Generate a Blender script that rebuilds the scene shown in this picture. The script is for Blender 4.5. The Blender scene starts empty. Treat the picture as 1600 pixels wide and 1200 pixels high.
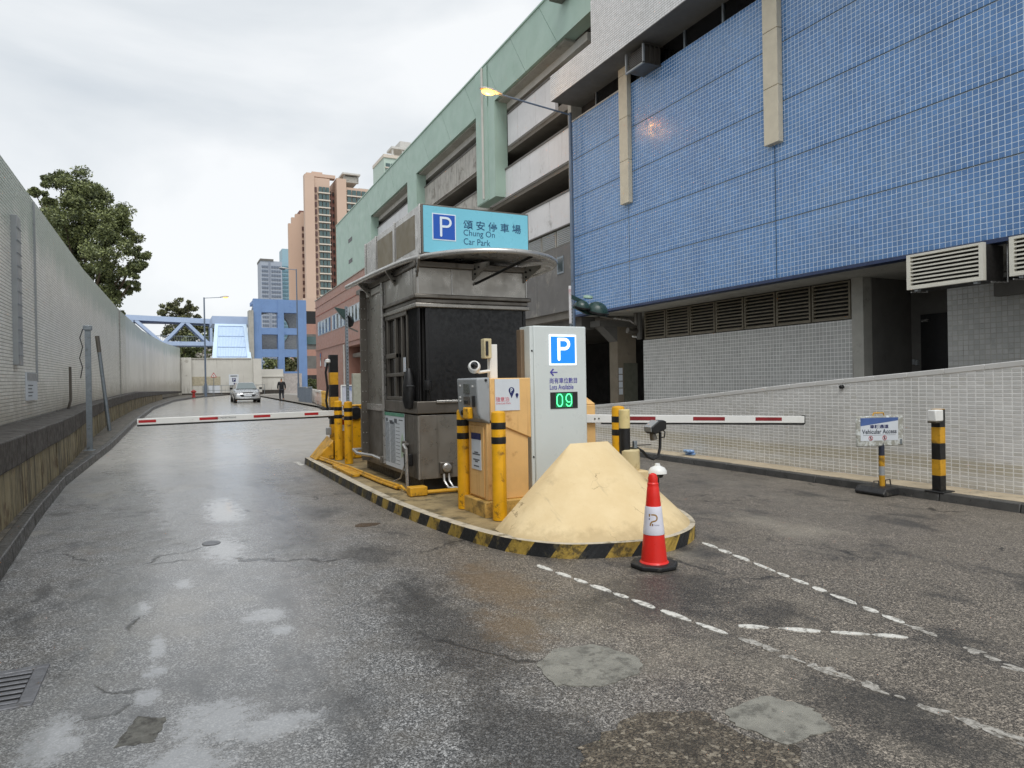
# Car park entrance on a wet, overcast day: the whole scene is built in metres, X across the lanes, Y along the road.
import bpy, bmesh, math, random
import numpy as np
from mathutils import Vector, Matrix
random.seed(7); np.random.seed(7)
S = bpy.context.scene
COL = S.collection
R = math.radians

# ------------------------------------------------------------------ camera
EYE = Vector((0.0, 0.0, 1.55))
YAW, PITCH, ROLL = R(26.43), R(-0.16), R(1.0)
fw = Vector((math.sin(YAW)*math.cos(PITCH), math.cos(YAW)*math.cos(PITCH), math.sin(PITCH)))
rt0 = Vector((math.cos(YAW), -math.sin(YAW), 0)); up0 = rt0.cross(fw)
rt = rt0*math.cos(ROLL) - up0*math.sin(ROLL); up = up0*math.cos(ROLL) + rt0*math.sin(ROLL)
cd = bpy.data.cameras.new('camera'); cam = bpy.data.objects.new('camera', cd); COL.objects.link(cam)
cd.sensor_width = 36; cd.lens = 24.075; cd.clip_start = .05; cd.clip_end = 3000
m = Matrix((rt, up, -fw)).transposed().to_4x4(); m.translation = EYE; cam.matrix_world = m
S.camera = cam

# ------------------------------------------------------------------ overcast sky and soft sun
W = bpy.data.worlds.new('World'); S.world = W; W.use_nodes = True
wn, wl = W.node_tree.nodes, W.node_tree.links
for n in list(wn): wn.remove(n)
SUN_EL, SUN_AZ = R(56), R(192)
sky = wn.new('ShaderNodeTexSky'); sky.sky_type = 'NISHITA'; sky.sun_disc = False
sky.sun_elevation = SUN_EL; sky.sun_rotation = SUN_AZ; sky.air_density = 1; sky.dust_density = 2
tc = wn.new('ShaderNodeTexCoord'); mp = wn.new('ShaderNodeMapping'); mp.inputs['Scale'].default_value = (1, 1, 2.3)
mp.inputs['Location'].default_value = (.35, .1, .2)
wl.new(tc.outputs['Generated'], mp.inputs['Vector'])
no = wn.new('ShaderNodeTexNoise'); no.inputs['Scale'].default_value = 1.5; no.inputs['Detail'].default_value = 7
no.inputs['Roughness'].default_value = .5; no.inputs['Distortion'].default_value = .35
wl.new(mp.outputs[0], no.inputs['Vector'])
cr = wn.new('ShaderNodeValToRGB'); wl.new(no.outputs['Fac'], cr.inputs['Fac'])
e = cr.color_ramp.elements
e[0].position = .36; e[0].color = (4.5, 4.95, 5.4, 1); e[1].position = .62; e[1].color = (7.45, 7.6, 7.7, 1)
x = cr.color_ramp.elements.new(.49); x.color = (6.0, 6.3, 6.55, 1)
mx = wn.new('ShaderNodeMix'); mx.data_type = 'RGBA'; mx.inputs[0].default_value = .93
wl.new(sky.outputs[0], mx.inputs[6]); wl.new(cr.outputs[0], mx.inputs[7])
bg = wn.new('ShaderNodeBackground'); bg.inputs['Strength'].default_value = .1
wo = wn.new('ShaderNodeOutputWorld'); wl.new(mx.outputs[2], bg.inputs[0]); wl.new(bg.outputs[0], wo.inputs[0])
sl = bpy.data.lights.new('sun', 'SUN'); sl.energy = 1.5; sl.angle = R(35); sl.color = (1, .985, .965)
so = bpy.data.objects.new('sun', sl); COL.objects.link(so)
sd = Vector((math.cos(SUN_EL)*math.sin(SUN_AZ), math.cos(SUN_EL)*math.cos(SUN_AZ), math.sin(SUN_EL)))
so.rotation_euler = sd.to_track_quat('Z', 'Y').to_euler()
S.view_settings.view_transform = 'Standard'; S.view_settings.look = 'None'
S.view_settings.exposure = 0.42; S.view_settings.gamma = 1; S.view_settings.use_curve_mapping = False

# ------------------------------------------------------------------ node and material helpers
def lin(c):
    return tuple((x/255/12.92 if x/255 <= .04045 else ((x/255+.055)/1.055)**2.4) for x in c)
class NT:
    def __init__(s, name):
        s.mat = bpy.data.materials.new(name); s.mat.use_nodes = True
        s.n = s.mat.node_tree.nodes; s.l = s.mat.node_tree.links
        s.p = s.n['Principled BSDF']
        s.co = s.n.new('ShaderNodeTexCoord').outputs['Object']
    def put(s, inp, v):
        if isinstance(v, bpy.types.NodeSocket): s.l.new(v, inp)
        else:
            if inp.type == 'RGBA' and len(v) == 3: v = (*v, 1)
            inp.default_value = v
    def set(s, **k):
        for a, v in k.items(): s.put(s.p.inputs[a.replace('_', ' ')], v)
    def math(s, op, a, b=0., c=None, clamp=False):
        n = s.n.new('ShaderNodeMath'); n.operation = op; n.use_clamp = clamp
        s.put(n.inputs[0], a); s.put(n.inputs[1], b)
        if c is not None: s.put(n.inputs[2], c)
        return n.outputs[0]
    def vec(s, loc=(0, 0, 0), sc=(1, 1, 1), src=None):
        n = s.n.new('ShaderNodeMapping'); n.inputs['Location'].default_value = loc; n.inputs['Scale'].default_value = sc
        s.l.new(src or s.co, n.inputs['Vector']); return n.outputs[0]
    def noise(s, scale, detail=4, rough=.55, v=None, dist=0.):
        n = s.n.new('ShaderNodeTexNoise'); n.inputs['Scale'].default_value = scale; n.inputs['Detail'].default_value = detail
        n.inputs['Roughness'].default_value = rough; n.inputs['Distortion'].default_value = dist
        s.l.new(v or s.co, n.inputs['Vector']); return n.outputs['Fac']
    def voro(s, scale, out='Distance', v=None, rnd=1.):
        n = s.n.new('ShaderNodeTexVoronoi'); n.inputs['Scale'].default_value = scale; n.inputs['Randomness'].default_value = rnd
        s.l.new(v or s.co, n.inputs['Vector']); return n.outputs[out]
    def ramp(s, f, a, b, lo=0., hi=1.):
        n = s.n.new('ShaderNodeMapRange'); n.interpolation_type = 'SMOOTHSTEP'
        s.put(n.inputs[0], f); n.inputs[1].default_value = a; n.inputs[2].default_value = b
        n.inputs[3].default_value = lo; n.inputs[4].default_value = hi; return n.outputs[0]
    def mix(s, f, a, b, mode='MIX'):
        n = s.n.new('ShaderNodeMix'); n.data_type = 'RGBA'; n.blend_type = mode
        s.put(n.inputs[0], f); s.put(n.inputs[6], a); s.put(n.inputs[7], b); return n.outputs[2]
    def xyz(s, src=None):
        n = s.n.new('ShaderNodeSeparateXYZ'); s.l.new(src or s.co, n.inputs[0]); return n.outputs
    def bump(s, h, strength=.3, dist=.01):
        n = s.n.new('ShaderNodeBump'); n.inputs['Strength'].default_value = strength; n.inputs['Distance'].default_value = dist
        s.put(n.inputs['Height'], h); s.l.new(n.outputs[0], s.p.inputs['Normal'])
MATS = {}
def mat(name, c, rough=.6, metal=0., var=.14, scale=5., bump=0., bscale=40., dirt=None, dscale=3., damt=.5, streak=None, samt=.5,
        rand=0., island=False, spec=.5, coat=0., srgb=True):
    if name in MATS: return MATS[name]
    t = NT(name); c = lin(c) if srgb else c
    f = t.noise(scale, 6, .6)
    col = t.mix(t.ramp(f, .3, .7), tuple(x*(1-var) for x in c), tuple(min(.95, x*(1+var)) for x in c))
    if rand:
        if island: rv = t.n.new('ShaderNodeNewGeometry').outputs['Random Per Island']
        else: rv = t.n.new('ShaderNodeObjectInfo').outputs['Random']
        k = t.ramp(rv, 0, 1, 1-rand, 1+rand)
        h = t.n.new('ShaderNodeHueSaturation'); t.put(h.inputs['Color'], col); t.put(h.inputs['Value'], k); col = h.outputs[0]
    if streak:
        v = t.vec(sc=(7, 7, .35)); s_ = t.noise(1.3, 5, .65, v=v)
        col = t.mix(t.ramp(s_, .66-.3*samt, .80-.3*samt, 0, .8), col, lin(streak))
    if dirt:
        d = t.noise(dscale, 8, .7, v=t.vec(loc=(3.1, 1.7, .4)))
        col = t.mix(t.ramp(d, .72-.34*damt, .86-.34*damt, 0, .85), col, lin(dirt))
    t.set(Base_Color=col, Metallic=metal, Specular_IOR_Level=spec)
    t.set(Roughness=t.ramp(t.noise(scale*2.3, 5), .3, .7, max(.03, rough-.12), min(1, rough+.12)))
    if coat: t.set(Coat_Weight=coat, Coat_Roughness=.12)
    if bump: t.bump(t.noise(bscale, 6, .65), bump, .02)
    MATS[name] = t.mat; return t.mat
def glow(name, c, strength):
    if name in MATS: return MATS[name]
    t = NT(name); t.set(Base_Color=c, Emission_Color=c, Emission_Strength=strength, Roughness=.3)
    MATS[name] = t.mat; return t.mat
def glass(name, c, rough=.05):
    if name in MATS: return MATS[name]
    t = NT(name); t.set(Base_Color=lin(c), Roughness=rough, Specular_IOR_Level=.8); MATS[name] = t.mat; return t.mat

# ------------------------------------------------------------------ mesh helpers
OFF = {}
class MB:
    def __init__(s): s.v = []; s.f = []; s.m = []; s.cm = 0
    def mat(s, i): s.cm = i; return s
    def add(s, vs, fs):
        n = len(s.v); s.v += [tuple(p) for p in vs]; s.f += [tuple(i+n for i in f) for f in fs]; s.m += [s.cm]*len(fs); return s
    def hexa(s, p):
        return s.add(p, [(3, 2, 1, 0), (4, 5, 6, 7), (0, 1, 5, 4), (1, 2, 6, 5), (2, 3, 7, 6), (3, 0, 4, 7)])
    def box(s, x0, x1, y0, y1, z0, z1):
        return s.hexa([(x0, y0, z0), (x1, y0, z0), (x1, y1, z0), (x0, y1, z0), (x0, y0, z1), (x1, y0, z1), (x1, y1, z1), (x0, y1, z1)])
    def extr(s, pts, vec):
        n = len(pts); v = Vector(vec); a = [Vector(p) for p in pts]
        return s.add(a+[p+v for p in a], [tuple(range(n))[::-1], tuple(range(n, 2*n))]+[(i, (i+1) % n, n+(i+1) % n, n+i) for i in range(n)])
    def prism(s, poly, z0, z1): return s.extr([(p[0], p[1], z0) for p in poly], (0, 0, z1-z0))
    def quad(s, *p): return s.add(p, [tuple(range(len(p)))])
    def beam(s, a, b, w, h, upv=(0, 0, 1)):
        a, b = Vector(a), Vector(b); d = (b-a).normalized(); u = Vector(upv)
        if abs(d.dot(u)) > .98: u = Vector((0, 1, 0))
        r = d.cross(u).normalized()*(w/2); q = r.cross(d).normalized()*(h/2)
        return s.hexa([a-r-q, a+r-q, b+r-q, b-r-q, a-r+q, a+r+q, b+r+q, b-r+q])
    def tube(s, pts, r, n=8, cap=True):
        pts = [Vector(p) for p in pts]; rs = r if isinstance(r, (list, tuple)) else [r]*len(pts)
        vs = []; fs = []; ref = None
        for i, p in enumerate(pts):
            d = (pts[min(i+1, len(pts)-1)]-pts[max(i-1, 0)]).normalized()
            if ref is None: ref = Vector((1, 0, 0)) if abs(d.x) < .9 else Vector((0, 1, 0))
            u = (ref-d*ref.dot(d)).normalized(); w = d.cross(u); ref = u
            for k in range(n):
                a = 2*math.pi*k/n; vs.append(p+(u*math.cos(a)+w*math.sin(a))*rs[i])
        for i in range(len(pts)-1):
            for k in range(n):
                k2 = (k+1) % n; fs.append((i*n+k, i*n+k2, (i+1)*n+k2, (i+1)*n+k))
        if cap: fs += [tuple(range(n))[::-1], tuple(range((len(pts)-1)*n, len(pts)*n))]
        return s.add(vs, fs)
    def cyl(s, a, b, r, r2=None, n=20): return s.tube([a, b], [r, r if r2 is None else r2], n)
    def lathe(s, prof, c=(0, 0, 0), n=28, axis=(0, 0, 1)):
        ax = Vector(axis).normalized(); q = Vector((0, 0, 1)).rotation_difference(ax).to_matrix(); c = Vector(c)
        vs = []; fs = []
        for (r, z) in prof:
            for k in range(n):
                a = 2*math.pi*k/n; vs.append(c+q@Vector((r*math.cos(a), r*math.sin(a), z)))
        for i in range(len(prof)-1):
            for k in range(n):
                k2 = (k+1) % n; fs.append((i*n+k, i*n+k2, (i+1)*n+k2, (i+1)*n+k))
        if prof[0][0] > 1e-5: fs.append(tuple(range(n))[::-1])
        if prof[-1][0] > 1e-5: fs.append(tuple(range((len(prof)-1)*n, len(prof)*n)))
        return s.add(vs, fs)
    def build(s, name, mats, parent=None, bev=0., smooth=True, origin=None, local=False, ang=32, seg=2):
        me = bpy.data.meshes.new(name)
        off = Vector((0, 0, 0))
        if parent is not None: off = Vector((0, 0, 0)) if local else OFF.get(parent.as_pointer(), Vector((0, 0, 0)))
        elif origin is not None: off = Vector(origin)
        me.from_pydata([tuple(Vector(p)-off) for p in s.v], [], s.f)
        for mm in (mats if isinstance(mats, (list, tuple)) else [mats]): me.materials.append(mm)
        me.polygons.foreach_set('material_index', s.m)
        if len(s.f) < 30000:
            b = bmesh.new(); b.from_mesh(me); bmesh.ops.recalc_face_normals(b, faces=b.faces); b.to_mesh(me); b.free()
        if smooth:
            me.polygons.foreach_set('use_smooth', [True]*len(me.polygons)); me.set_sharp_from_angle(angle=R(ang))
        o = bpy.data.objects.new(name, me); COL.objects.link(o)
        if parent is not None: o.parent = parent
        else: o.location = off
        OFF[o.as_pointer()] = off
        if bev:
            b = o.modifiers.new('edge', 'BEVEL'); b.width = bev; b.segments = seg; b.limit_method = 'ANGLE'; b.angle_limit = R(35); b.harden_normals = False
        return o
def tag(o, label=None, cat=None, group=None, kind=None):
    if label: o['label'] = label
    if cat: o['category'] = cat
    if group: o['group'] = group
    if kind: o['kind'] = kind
    return o
def thing(name, label, cat, loc, rot=0., group=None):
    o = bpy.data.objects.new(name, None); COL.objects.link(o); o.location = loc; o.rotation_euler = (0, 0, rot)
    o.empty_display_size = .2; OFF[o.as_pointer()] = Vector(loc); return tag(o, label, cat, group)
def dup(root, loc, label, rot=None):
    def cp(o, par):
        c = o.copy(); COL.objects.link(c)
        if par is not None: c.parent = par
        for ch in o.children: cp(ch, c)
        return c
    r = cp(root, None); r.location = loc; r['label'] = label
    if rot is not None: r.rotation_euler = (0, 0, rot)
    return r
def text(body, o, rdir, udir, w, h, material, parent, name='lettering', depth=.002, bold=0., fit=True):
    cu = bpy.data.curves.new('t', 'FONT'); cu.body = body; cu.size = 1; cu.offset = bold; cu.resolution_u = 3
    ob = bpy.data.objects.new('t', cu); COL.objects.link(ob)
    bpy.context.view_layer.update()
    me = bpy.data.meshes.new_from_object(ob.evaluated_get(bpy.context.evaluated_depsgraph_get()))
    bpy.data.objects.remove(ob); bpy.data.curves.remove(cu)
    n = len(me.vertices); a = np.empty(n*3); me.vertices.foreach_get('co', a); a = a.reshape(-1, 3)
    lo = a.min(0); sz = a.max(0)-lo
    sy = h/sz[1]; sx = (w/sz[0]) if w else sy
    rd, ud = Vector(rdir).normalized(), Vector(udir).normalized(); nd = rd.cross(ud)
    off = OFF.get(parent.as_pointer(), Vector((0, 0, 0)))
    base = Vector(o)-off
    p = np.outer((a[:, 0]-lo[0])*sx, rd)+np.outer((a[:, 1]-lo[1])*sy, ud)+np.array(base+nd*depth)
    me.vertices.foreach_set('co', p.ravel()); me.update(); me.name = name
    me.materials.clear(); me.materials.append(material)
    t = bpy.data.objects.new(name, me); COL.objects.link(t); t.parent = parent; OFF[t.as_pointer()] = off; return t
def gz(y):
    return 0.0 if y < 14 else .0105*(y-14)
def in_view(p, margin=20):
    v = Vector(p)-EYE; d = v.dot(fw)
    if d < .3: return False, 0
    px = 800+1070*v.dot(rt)/d; py = 600-1070*v.dot(up)/d
    return (-margin < px < 1600+margin and -margin < py < 1200+margin), d
def tiles(parent, org, ud, vd, rects, depth, m_single, m_join, singles=0, name='tile'):
    """Rectangular tiles on a wall: the nearest ones in view as objects of their own, the rest joined into one part."""
    org, ud, vd = Vector(org), Vector(ud).normalized(), Vector(vd).normalized(); nd = ud.cross(vd)
    full = max((round(r[1]-r[0], 4), round(r[3]-r[2], 4)) for r in rects) if rects else (0, 0)
    pick = set()
    if singles:
        c = []
        for i, r in enumerate(rects):
            if abs(r[1]-r[0]-full[0]) > 1e-3 or abs(r[3]-r[2]-full[1]) > 1e-3: continue
            ok, d = in_view(org+ud*(r[0]+r[1])/2+vd*(r[2]+r[3])/2, -6)
            if ok: c.append((d, i))
        c.sort(); pick = {i for d, i in c[:singles]}
    off = OFF.get(parent.as_pointer(), Vector((0, 0, 0)))
    def corner(r, e):
        iv = .003
        b = [(r[0], r[2]), (r[1], r[2]), (r[1], r[3]), (r[0], r[3])]
        t = [(r[0]+iv, r[2]+iv), (r[1]-iv, r[2]+iv), (r[1]-iv, r[3]-iv), (r[0]+iv, r[3]-iv)]
        return b, t
    FS = [(4, 5, 6, 7), (0, 1, 5, 4), (1, 2, 6, 5), (2, 3, 7, 6), (3, 0, 4, 7)]
    if pick:
        r0 = (-full[0]/2, full[0]/2, -full[1]/2, full[1]/2); b, t = corner(r0, 0)
        vs = [ud*p[0]+vd*p[1] for p in b]+[ud*p[0]+vd*p[1]+nd*depth for p in t]
        me = bpy.data.meshes.new(name); me.from_pydata([tuple(v) for v in vs], [], FS); me.materials.append(m_single)
        for i in sorted(pick):
            r = rects[i]; o = bpy.data.objects.new(name, me); COL.objects.link(o); o.parent = parent
            o.location = org+ud*(r[0]+r[1])/2+vd*(r[2]+r[3])/2+nd*random.uniform(-.0012, .0012)-off
    rest = [r for i, r in enumerate(rects) if i not in pick]
    if rest:
        A = np.array(rest); n = len(A); iv = .003; U, V, N = np.array(ud), np.array(vd), np.array(nd)
        jit = np.random.uniform(-.0012, .0012, n)
        us = [A[:, 0], A[:, 1], A[:, 1], A[:, 0]]; vv = [A[:, 2], A[:, 2], A[:, 3], A[:, 3]]
        sg = [(1, 1), (-1, 1), (-1, -1), (1, -1)]
        P = np.zeros((n, 8, 3)); base = np.array(org-off)
        for k in range(4):
            P[:, k] = base+us[k][:, None]*U+vv[k][:, None]*V
            P[:, k+4] = base+(us[k]+iv*sg[k][0])[:, None]*U+(vv[k]+iv*sg[k][1])[:, None]*V+(depth+jit)[:, None]*N
        F = (np.array(FS)[None]+(np.arange(n)*8)[:, None, None]).reshape(-1, 4)
        me = bpy.data.meshes.new(name+'_field'); me.vertices.add(n*8); me.vertices.foreach_set('co', P.ravel())
        me.loops.add(F.size); me.loops.foreach_set('vertex_index', F.ravel().astype(np.int32))
        me.polygons.add(len(F)); me.polygons.foreach_set('loop_start', (np.arange(len(F))*4).astype(np.int32))
        me.polygons.foreach_set('loop_total', np.full(len(F), 4, np.int32)); me.polygons.foreach_set('use_smooth', np.zeros(len(F), bool)); me.update(calc_edges=True)
        me.materials.append(m_join)
        o = bpy.data.objects.new(name+'_field', me); COL.objects.link(o); o.parent = parent; o['kind'] = 'stuff'
def grid_rects(u0, u1, v0, v1, pu, pv, gap, stagger=False, top=None, bottom=None, skip=None):
    out = []; r = 0; v = v0
    while v < v1-.01:
        ve = min(v+pv-gap, v1); u = u0-(pu/2 if stagger and r % 2 else 0)
        while u < u1-.01:
            ua, ub = max(u, u0), min(u+pu-gap, u1)
            if ub-ua > .012:
                um = (ua+ub)/2
                a = v if bottom is None else max(v, bottom(um)); b = ve if top is None else min(ve, top(um))
                if b-a > .012 and not (skip and skip(um, (a+b)/2)): out.append((ua, ub, a, b))
            u += pu
        v += pv; r += 1
    return out
# ------------------------------------------------------------------ materials of the place
def asphalt():
    t = NT('wet_asphalt'); x, y, z = t.xyz()
    cell = t.voro(190, 'Color'); cx = t.xyz(cell)[0]
    cell2 = t.voro(105, 'Color'); c2 = t.xyz(cell2)[1]
    st = t.math('ADD', t.math('MULTIPLY', t.math('POWER', cx, 2.6), .75), t.math('MULTIPLY', t.math('POWER', c2, 7.), .9))
    big = t.noise(.55, 6, .6); mid = t.noise(3.2, 6, .65); fine = t.noise(24, 4)
    # the right lane and the strip beside the island are browner and drier than the left lane
    side = t.ramp(t.math('ADD', x, t.math('MULTIPLY', big, 1.6)), 1.6, 3.4)
    dark = t.mix(side, lin((46, 47, 48)), lin((46, 42, 38)))
    lite = t.mix(side, lin((188, 188, 187)), lin((180, 169, 154)))
    col = t.mix(st, dark, lite)
    col = t.mix(t.ramp(mid, .35, .75), col, t.mix(.5, col, lin((96, 90, 80))))
    oil = t.noise(1.1, 7, .68, v=t.vec(loc=(4, 2, 0), sc=(1.6, .8, 1)))
    col = t.mix(t.ramp(oil, .50, .68, 0, .72), col, lin((40, 40, 40)))
    lite_st = t.noise(.8, 6, .6, v=t.vec(loc=(9, 5, 0), sc=(1, .6, 1)))
    col = t.mix(t.ramp(lite_st, .55, .72, 0, .30), col, lin((176, 168, 152)))
    # brown tyre and drip stains close to the nose of the island
    def ell(cx_, cy_, rx, ry):
        a = t.math('DIVIDE', t.math('SUBTRACT', x, cx_), rx); b = t.math('DIVIDE', t.math('SUBTRACT', y, cy_), ry)
        return t.math('SUBTRACT', 1., t.math('SQRT', t.math('ADD', t.math('MULTIPLY', a, a), t.math('MULTIPLY', b, b))), clamp=True)
    wob = t.math('MULTIPLY', t.math('SUBTRACT', t.noise(5.5, 6, .65), .5), 1.25)
    def patch(lst):
        o = None
        for e_ in lst:
            k = ell(*e_); o = k if o is None else t.math('MAXIMUM', o, k)
        return o
    drk = patch([(1.15, 7.4, .5, 1.1), (1.6, 6.2, .45, .7), (1.5, 8.6, .3, 1.0), (-.9, 6.3, .12, .5), (.35, 20, .5, 2.5), (-.75, 14.6, .3, .9), (6.6, 9.1, .7, .5), (3.3, 4.0, 1.1, .9), (3.5, 3.3, .5, .4), (1.5, 4.0, .55, 1.7), (1.35, 2.6, .5, 1.0), (2.9, 2.1, .5, .7)])
    col = t.mix(t.ramp(t.math('ADD', drk, wob), .25, .75, 0, .6), col, lin((38, 37, 36)))
    brn = patch([(2.2, 4.7, .5, 1.3), (1.9, 3.9, .35, .7)])
    col = t.mix(t.ramp(t.math('ADD', brn, wob), .25, .8, 0, .55), col, lin((112, 92, 66)))
    # standing water and the wet wheel track of the left lane
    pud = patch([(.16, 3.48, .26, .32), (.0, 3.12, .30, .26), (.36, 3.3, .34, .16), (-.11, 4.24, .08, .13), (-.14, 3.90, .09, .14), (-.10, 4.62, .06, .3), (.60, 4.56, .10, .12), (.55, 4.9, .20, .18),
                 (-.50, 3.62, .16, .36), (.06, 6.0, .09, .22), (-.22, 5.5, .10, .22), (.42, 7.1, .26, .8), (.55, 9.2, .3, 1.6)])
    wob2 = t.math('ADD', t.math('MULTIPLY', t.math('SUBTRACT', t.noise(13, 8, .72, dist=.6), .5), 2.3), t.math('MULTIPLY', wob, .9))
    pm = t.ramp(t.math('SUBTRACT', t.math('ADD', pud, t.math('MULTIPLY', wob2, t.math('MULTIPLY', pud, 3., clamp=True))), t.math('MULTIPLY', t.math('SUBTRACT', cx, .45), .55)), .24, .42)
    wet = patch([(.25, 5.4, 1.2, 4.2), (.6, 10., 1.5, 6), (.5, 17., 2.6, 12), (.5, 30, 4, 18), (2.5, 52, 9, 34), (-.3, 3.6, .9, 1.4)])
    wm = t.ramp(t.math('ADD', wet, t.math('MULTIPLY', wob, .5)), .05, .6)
    damp = t.noise(.9, 5, .6, v=t.vec(loc=(1, 7, 0)))
    col = t.mix(t.math('MULTIPLY', wm, .34), col, lin((122, 123, 123)))  # lighter grey paints the sky's sheen into the wet lane
    col = t.mix(t.math('MULTIPLY', pm, .62), col, lin((166, 168, 170)))  # sky glints on the puddles, painted as pale grey
    # fine cracks
    ck = t.voro(.85, 'Distance', v=t.vec(loc=(.3, .8, 0)))
    n = t.n.new('ShaderNodeTexVoronoi'); n.feature = 'DISTANCE_TO_EDGE'; n.inputs['Scale'].default_value = .42
    wv = t.n.new('ShaderNodeVectorMath'); wv.operation = 'ADD'; t.l.new(t.co, wv.inputs[0])
    nz = t.n.new('ShaderNodeTexNoise'); nz.inputs['Scale'].default_value = 2.2; nz.inputs['Detail'].default_value = 5; t.l.new(t.co, nz.inputs['Vector'])
    sc = t.n.new('ShaderNodeVectorMath'); sc.operation = 'SCALE'; sc.inputs['Scale'].default_value = .7; t.l.new(nz.outputs['Color'], sc.inputs[0])
    t.l.new(sc.outputs[0], wv.inputs[1]); t.l.new(wv.outputs[0], n.inputs['Vector'])
    crk = t.math('MULTIPLY', t.ramp(n.outputs['Distance'], .002, .012, 1, 0), t.ramp(t.noise(.9, 3), .5, .6))
    crk = t.math('MULTIPLY', crk, t.math('SUBTRACT', 1., pm))
    col = t.mix(t.math('MULTIPLY', crk, .8), col, lin((30, 29, 28)))
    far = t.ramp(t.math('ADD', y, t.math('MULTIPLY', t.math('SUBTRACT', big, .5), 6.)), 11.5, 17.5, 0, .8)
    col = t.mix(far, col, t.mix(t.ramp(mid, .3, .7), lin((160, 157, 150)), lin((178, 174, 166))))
    t.set(Base_Color=col)
    dryness = t.math('SUBTRACT', 1., t.math('MAXIMUM', wm, pm))
    r = t.math('ADD', .20, t.math('MULTIPLY', dryness, t.ramp(damp, .35, .7, .16, .42)))
    r = t.math('MULTIPLY', r, t.ramp(pm, 0, 1, 1, .18)); t.set(Roughness=r)
    h = t.math('ADD', t.math('MULTIPLY', t.voro(190), -1.), t.math('MULTIPLY', fine, .5))
    h = t.math('ADD', t.math('MULTIPLY', h, t.math('SUBTRACT', 1., t.math('MAXIMUM', t.math('MULTIPLY', pm, .985), t.math('MULTIPLY', wm, .90)))), t.math('MULTIPLY', crk, -1.2))
    t.bump(h, .5, .004); return t.mat
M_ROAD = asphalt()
M_PATCH = mat('cement_patch', (136, 134, 125), .7, var=.16, scale=9, bump=.4, bscale=120, dirt=(98, 96, 89), dscale=11, damt=.65)
def agg_patch():
    t = NT('old_brown_patch'); cx = t.xyz(t.voro(150, 'Color'))[0]; c2 = t.xyz(t.voro(60, 'Color'))[1]
    c = t.mix(t.math('POWER', cx, 2.2), lin((50, 45, 38)), lin((124, 113, 96)))
    c = t.mix(t.math('MULTIPLY', t.math('POWER', c2, 9.), .9), c, lin((166, 156, 138)))
    c = t.mix(t.ramp(t.noise(6, 7, .7), .45, .68, 0, .75), c, lin((46, 42, 34)))
    t.set(Base_Color=c, Roughness=.45); t.bump(t.math('ADD', t.voro(150), t.noise(20, 4)), .5, .006); return t.mat
M_PATCH2 = agg_patch()
M_PATCH3 = mat('dull_grey_patch', (104, 103, 97), .6, var=.2, scale=20, bump=.5, bscale=120, dirt=(60, 58, 54), dscale=14, damt=.8)
M_LINE = mat('worn_white_paint', (214, 212, 204), .6, var=.1, scale=30, bump=.2, bscale=120, dirt=(120, 116, 108), dscale=22, damt=.75)
M_LINE2 = mat('rubbed_white_paint', (172, 168, 160), .6, var=.15, scale=40, dirt=(110, 106, 98), dscale=30, damt=.8)
M_KERB = mat('dark_wet_kerb', (66, 65, 63), .38, var=.25, scale=6, bump=.3, bscale=60, dirt=(120, 116, 106), dscale=5, damt=.35)
M_PAVE = mat('mossy_pavement', (96, 90, 80), .55, var=.25, scale=5, bump=.35, bscale=50, dirt=(52, 49, 43), dscale=3, damt=.8)
M_PAVE_R = mat('buff_pavement', (176, 162, 138), .6, var=.12, scale=4, bump=.2, bscale=60, dirt=(104, 96, 82), dscale=3, damt=.5)
M_TILE_W = mat('white_glazed_tile', (193, 191, 186), .3, var=.05, scale=1.2, rand=.07, island=True, dirt=(150, 146, 130), dscale=.9, damt=.45, streak=(148, 144, 132), samt=.22)
def tile_mat(name, a, b, island, rnd=.06, band=None, odd=None, streak=None, rough=.3, drip=None):
    t = NT(name); g = t.n.new('ShaderNodeNewGeometry'); t.co = g.outputs['Position']; x, y, z = t.xyz()
    rv = g.outputs['Random Per Island'] if island else t.n.new('ShaderNodeObjectInfo').outputs['Random']
    c = t.mix(t.ramp(t.noise(.9, 5), .3, .7), lin(a), lin(b))
    h = t.n.new('ShaderNodeHueSaturation'); t.put(h.inputs['Color'], c); t.put(h.inputs['Value'], t.ramp(rv, 0, 1, 1-rnd, 1+rnd)); c = h.outputs[0]
    if odd: c = t.mix(t.math('MULTIPLY', t.math('GREATER_THAN', rv, .965), .6), c, lin(odd))
    if band:
        zz = t.math('ADD', z, t.math('MULTIPLY', t.math('SUBTRACT', t.noise(1.7, 6, .65, v=t.vec(sc=(1, .6, 1))), .5), .25))
        k = t.math('MULTIPLY', t.ramp(zz, .22, .34), t.ramp(zz, .42, .52, 1, 0)); c = t.mix(t.math('MULTIPLY', k, .55), c, lin(band)); c = t.mix(t.ramp(zz, .1, .3, .35, 0), c, lin(band))
    if streak:
        c = t.mix(t.ramp(t.noise(1.1, 7, .7, v=t.vec(sc=(4, 4, .25))), .54, .74, 0, .45), c, lin(streak))
        c = t.mix(t.ramp(t.noise(.5, 6, .65), .5, .72, 0, .35), c, lin(streak))
    t.set(Base_Color=c, Roughness=t.ramp(t.noise(3, 5), .3, .7, rough-.06, rough+.1), Specular_IOR_Level=.55); MATS[name] = t.mat; return t.mat
M_TILE_R = tile_mat('ramp_white_tile', (198, 197, 193), (214, 213, 210), True, .05, (170, 158, 124), (190, 188, 180), (190, 184, 168))
M_TILE_RS = tile_mat('ramp_white_tile_single', (198, 197, 193), (214, 213, 210), False, .05, (170, 158, 124), (190, 188, 180), (190, 184, 168))
M_GROUT_W = mat('pale_grout', (240, 239, 236), .8, var=.06, scale=3, dirt=(176, 168, 146), dscale=1.4, damt=.3)
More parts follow.
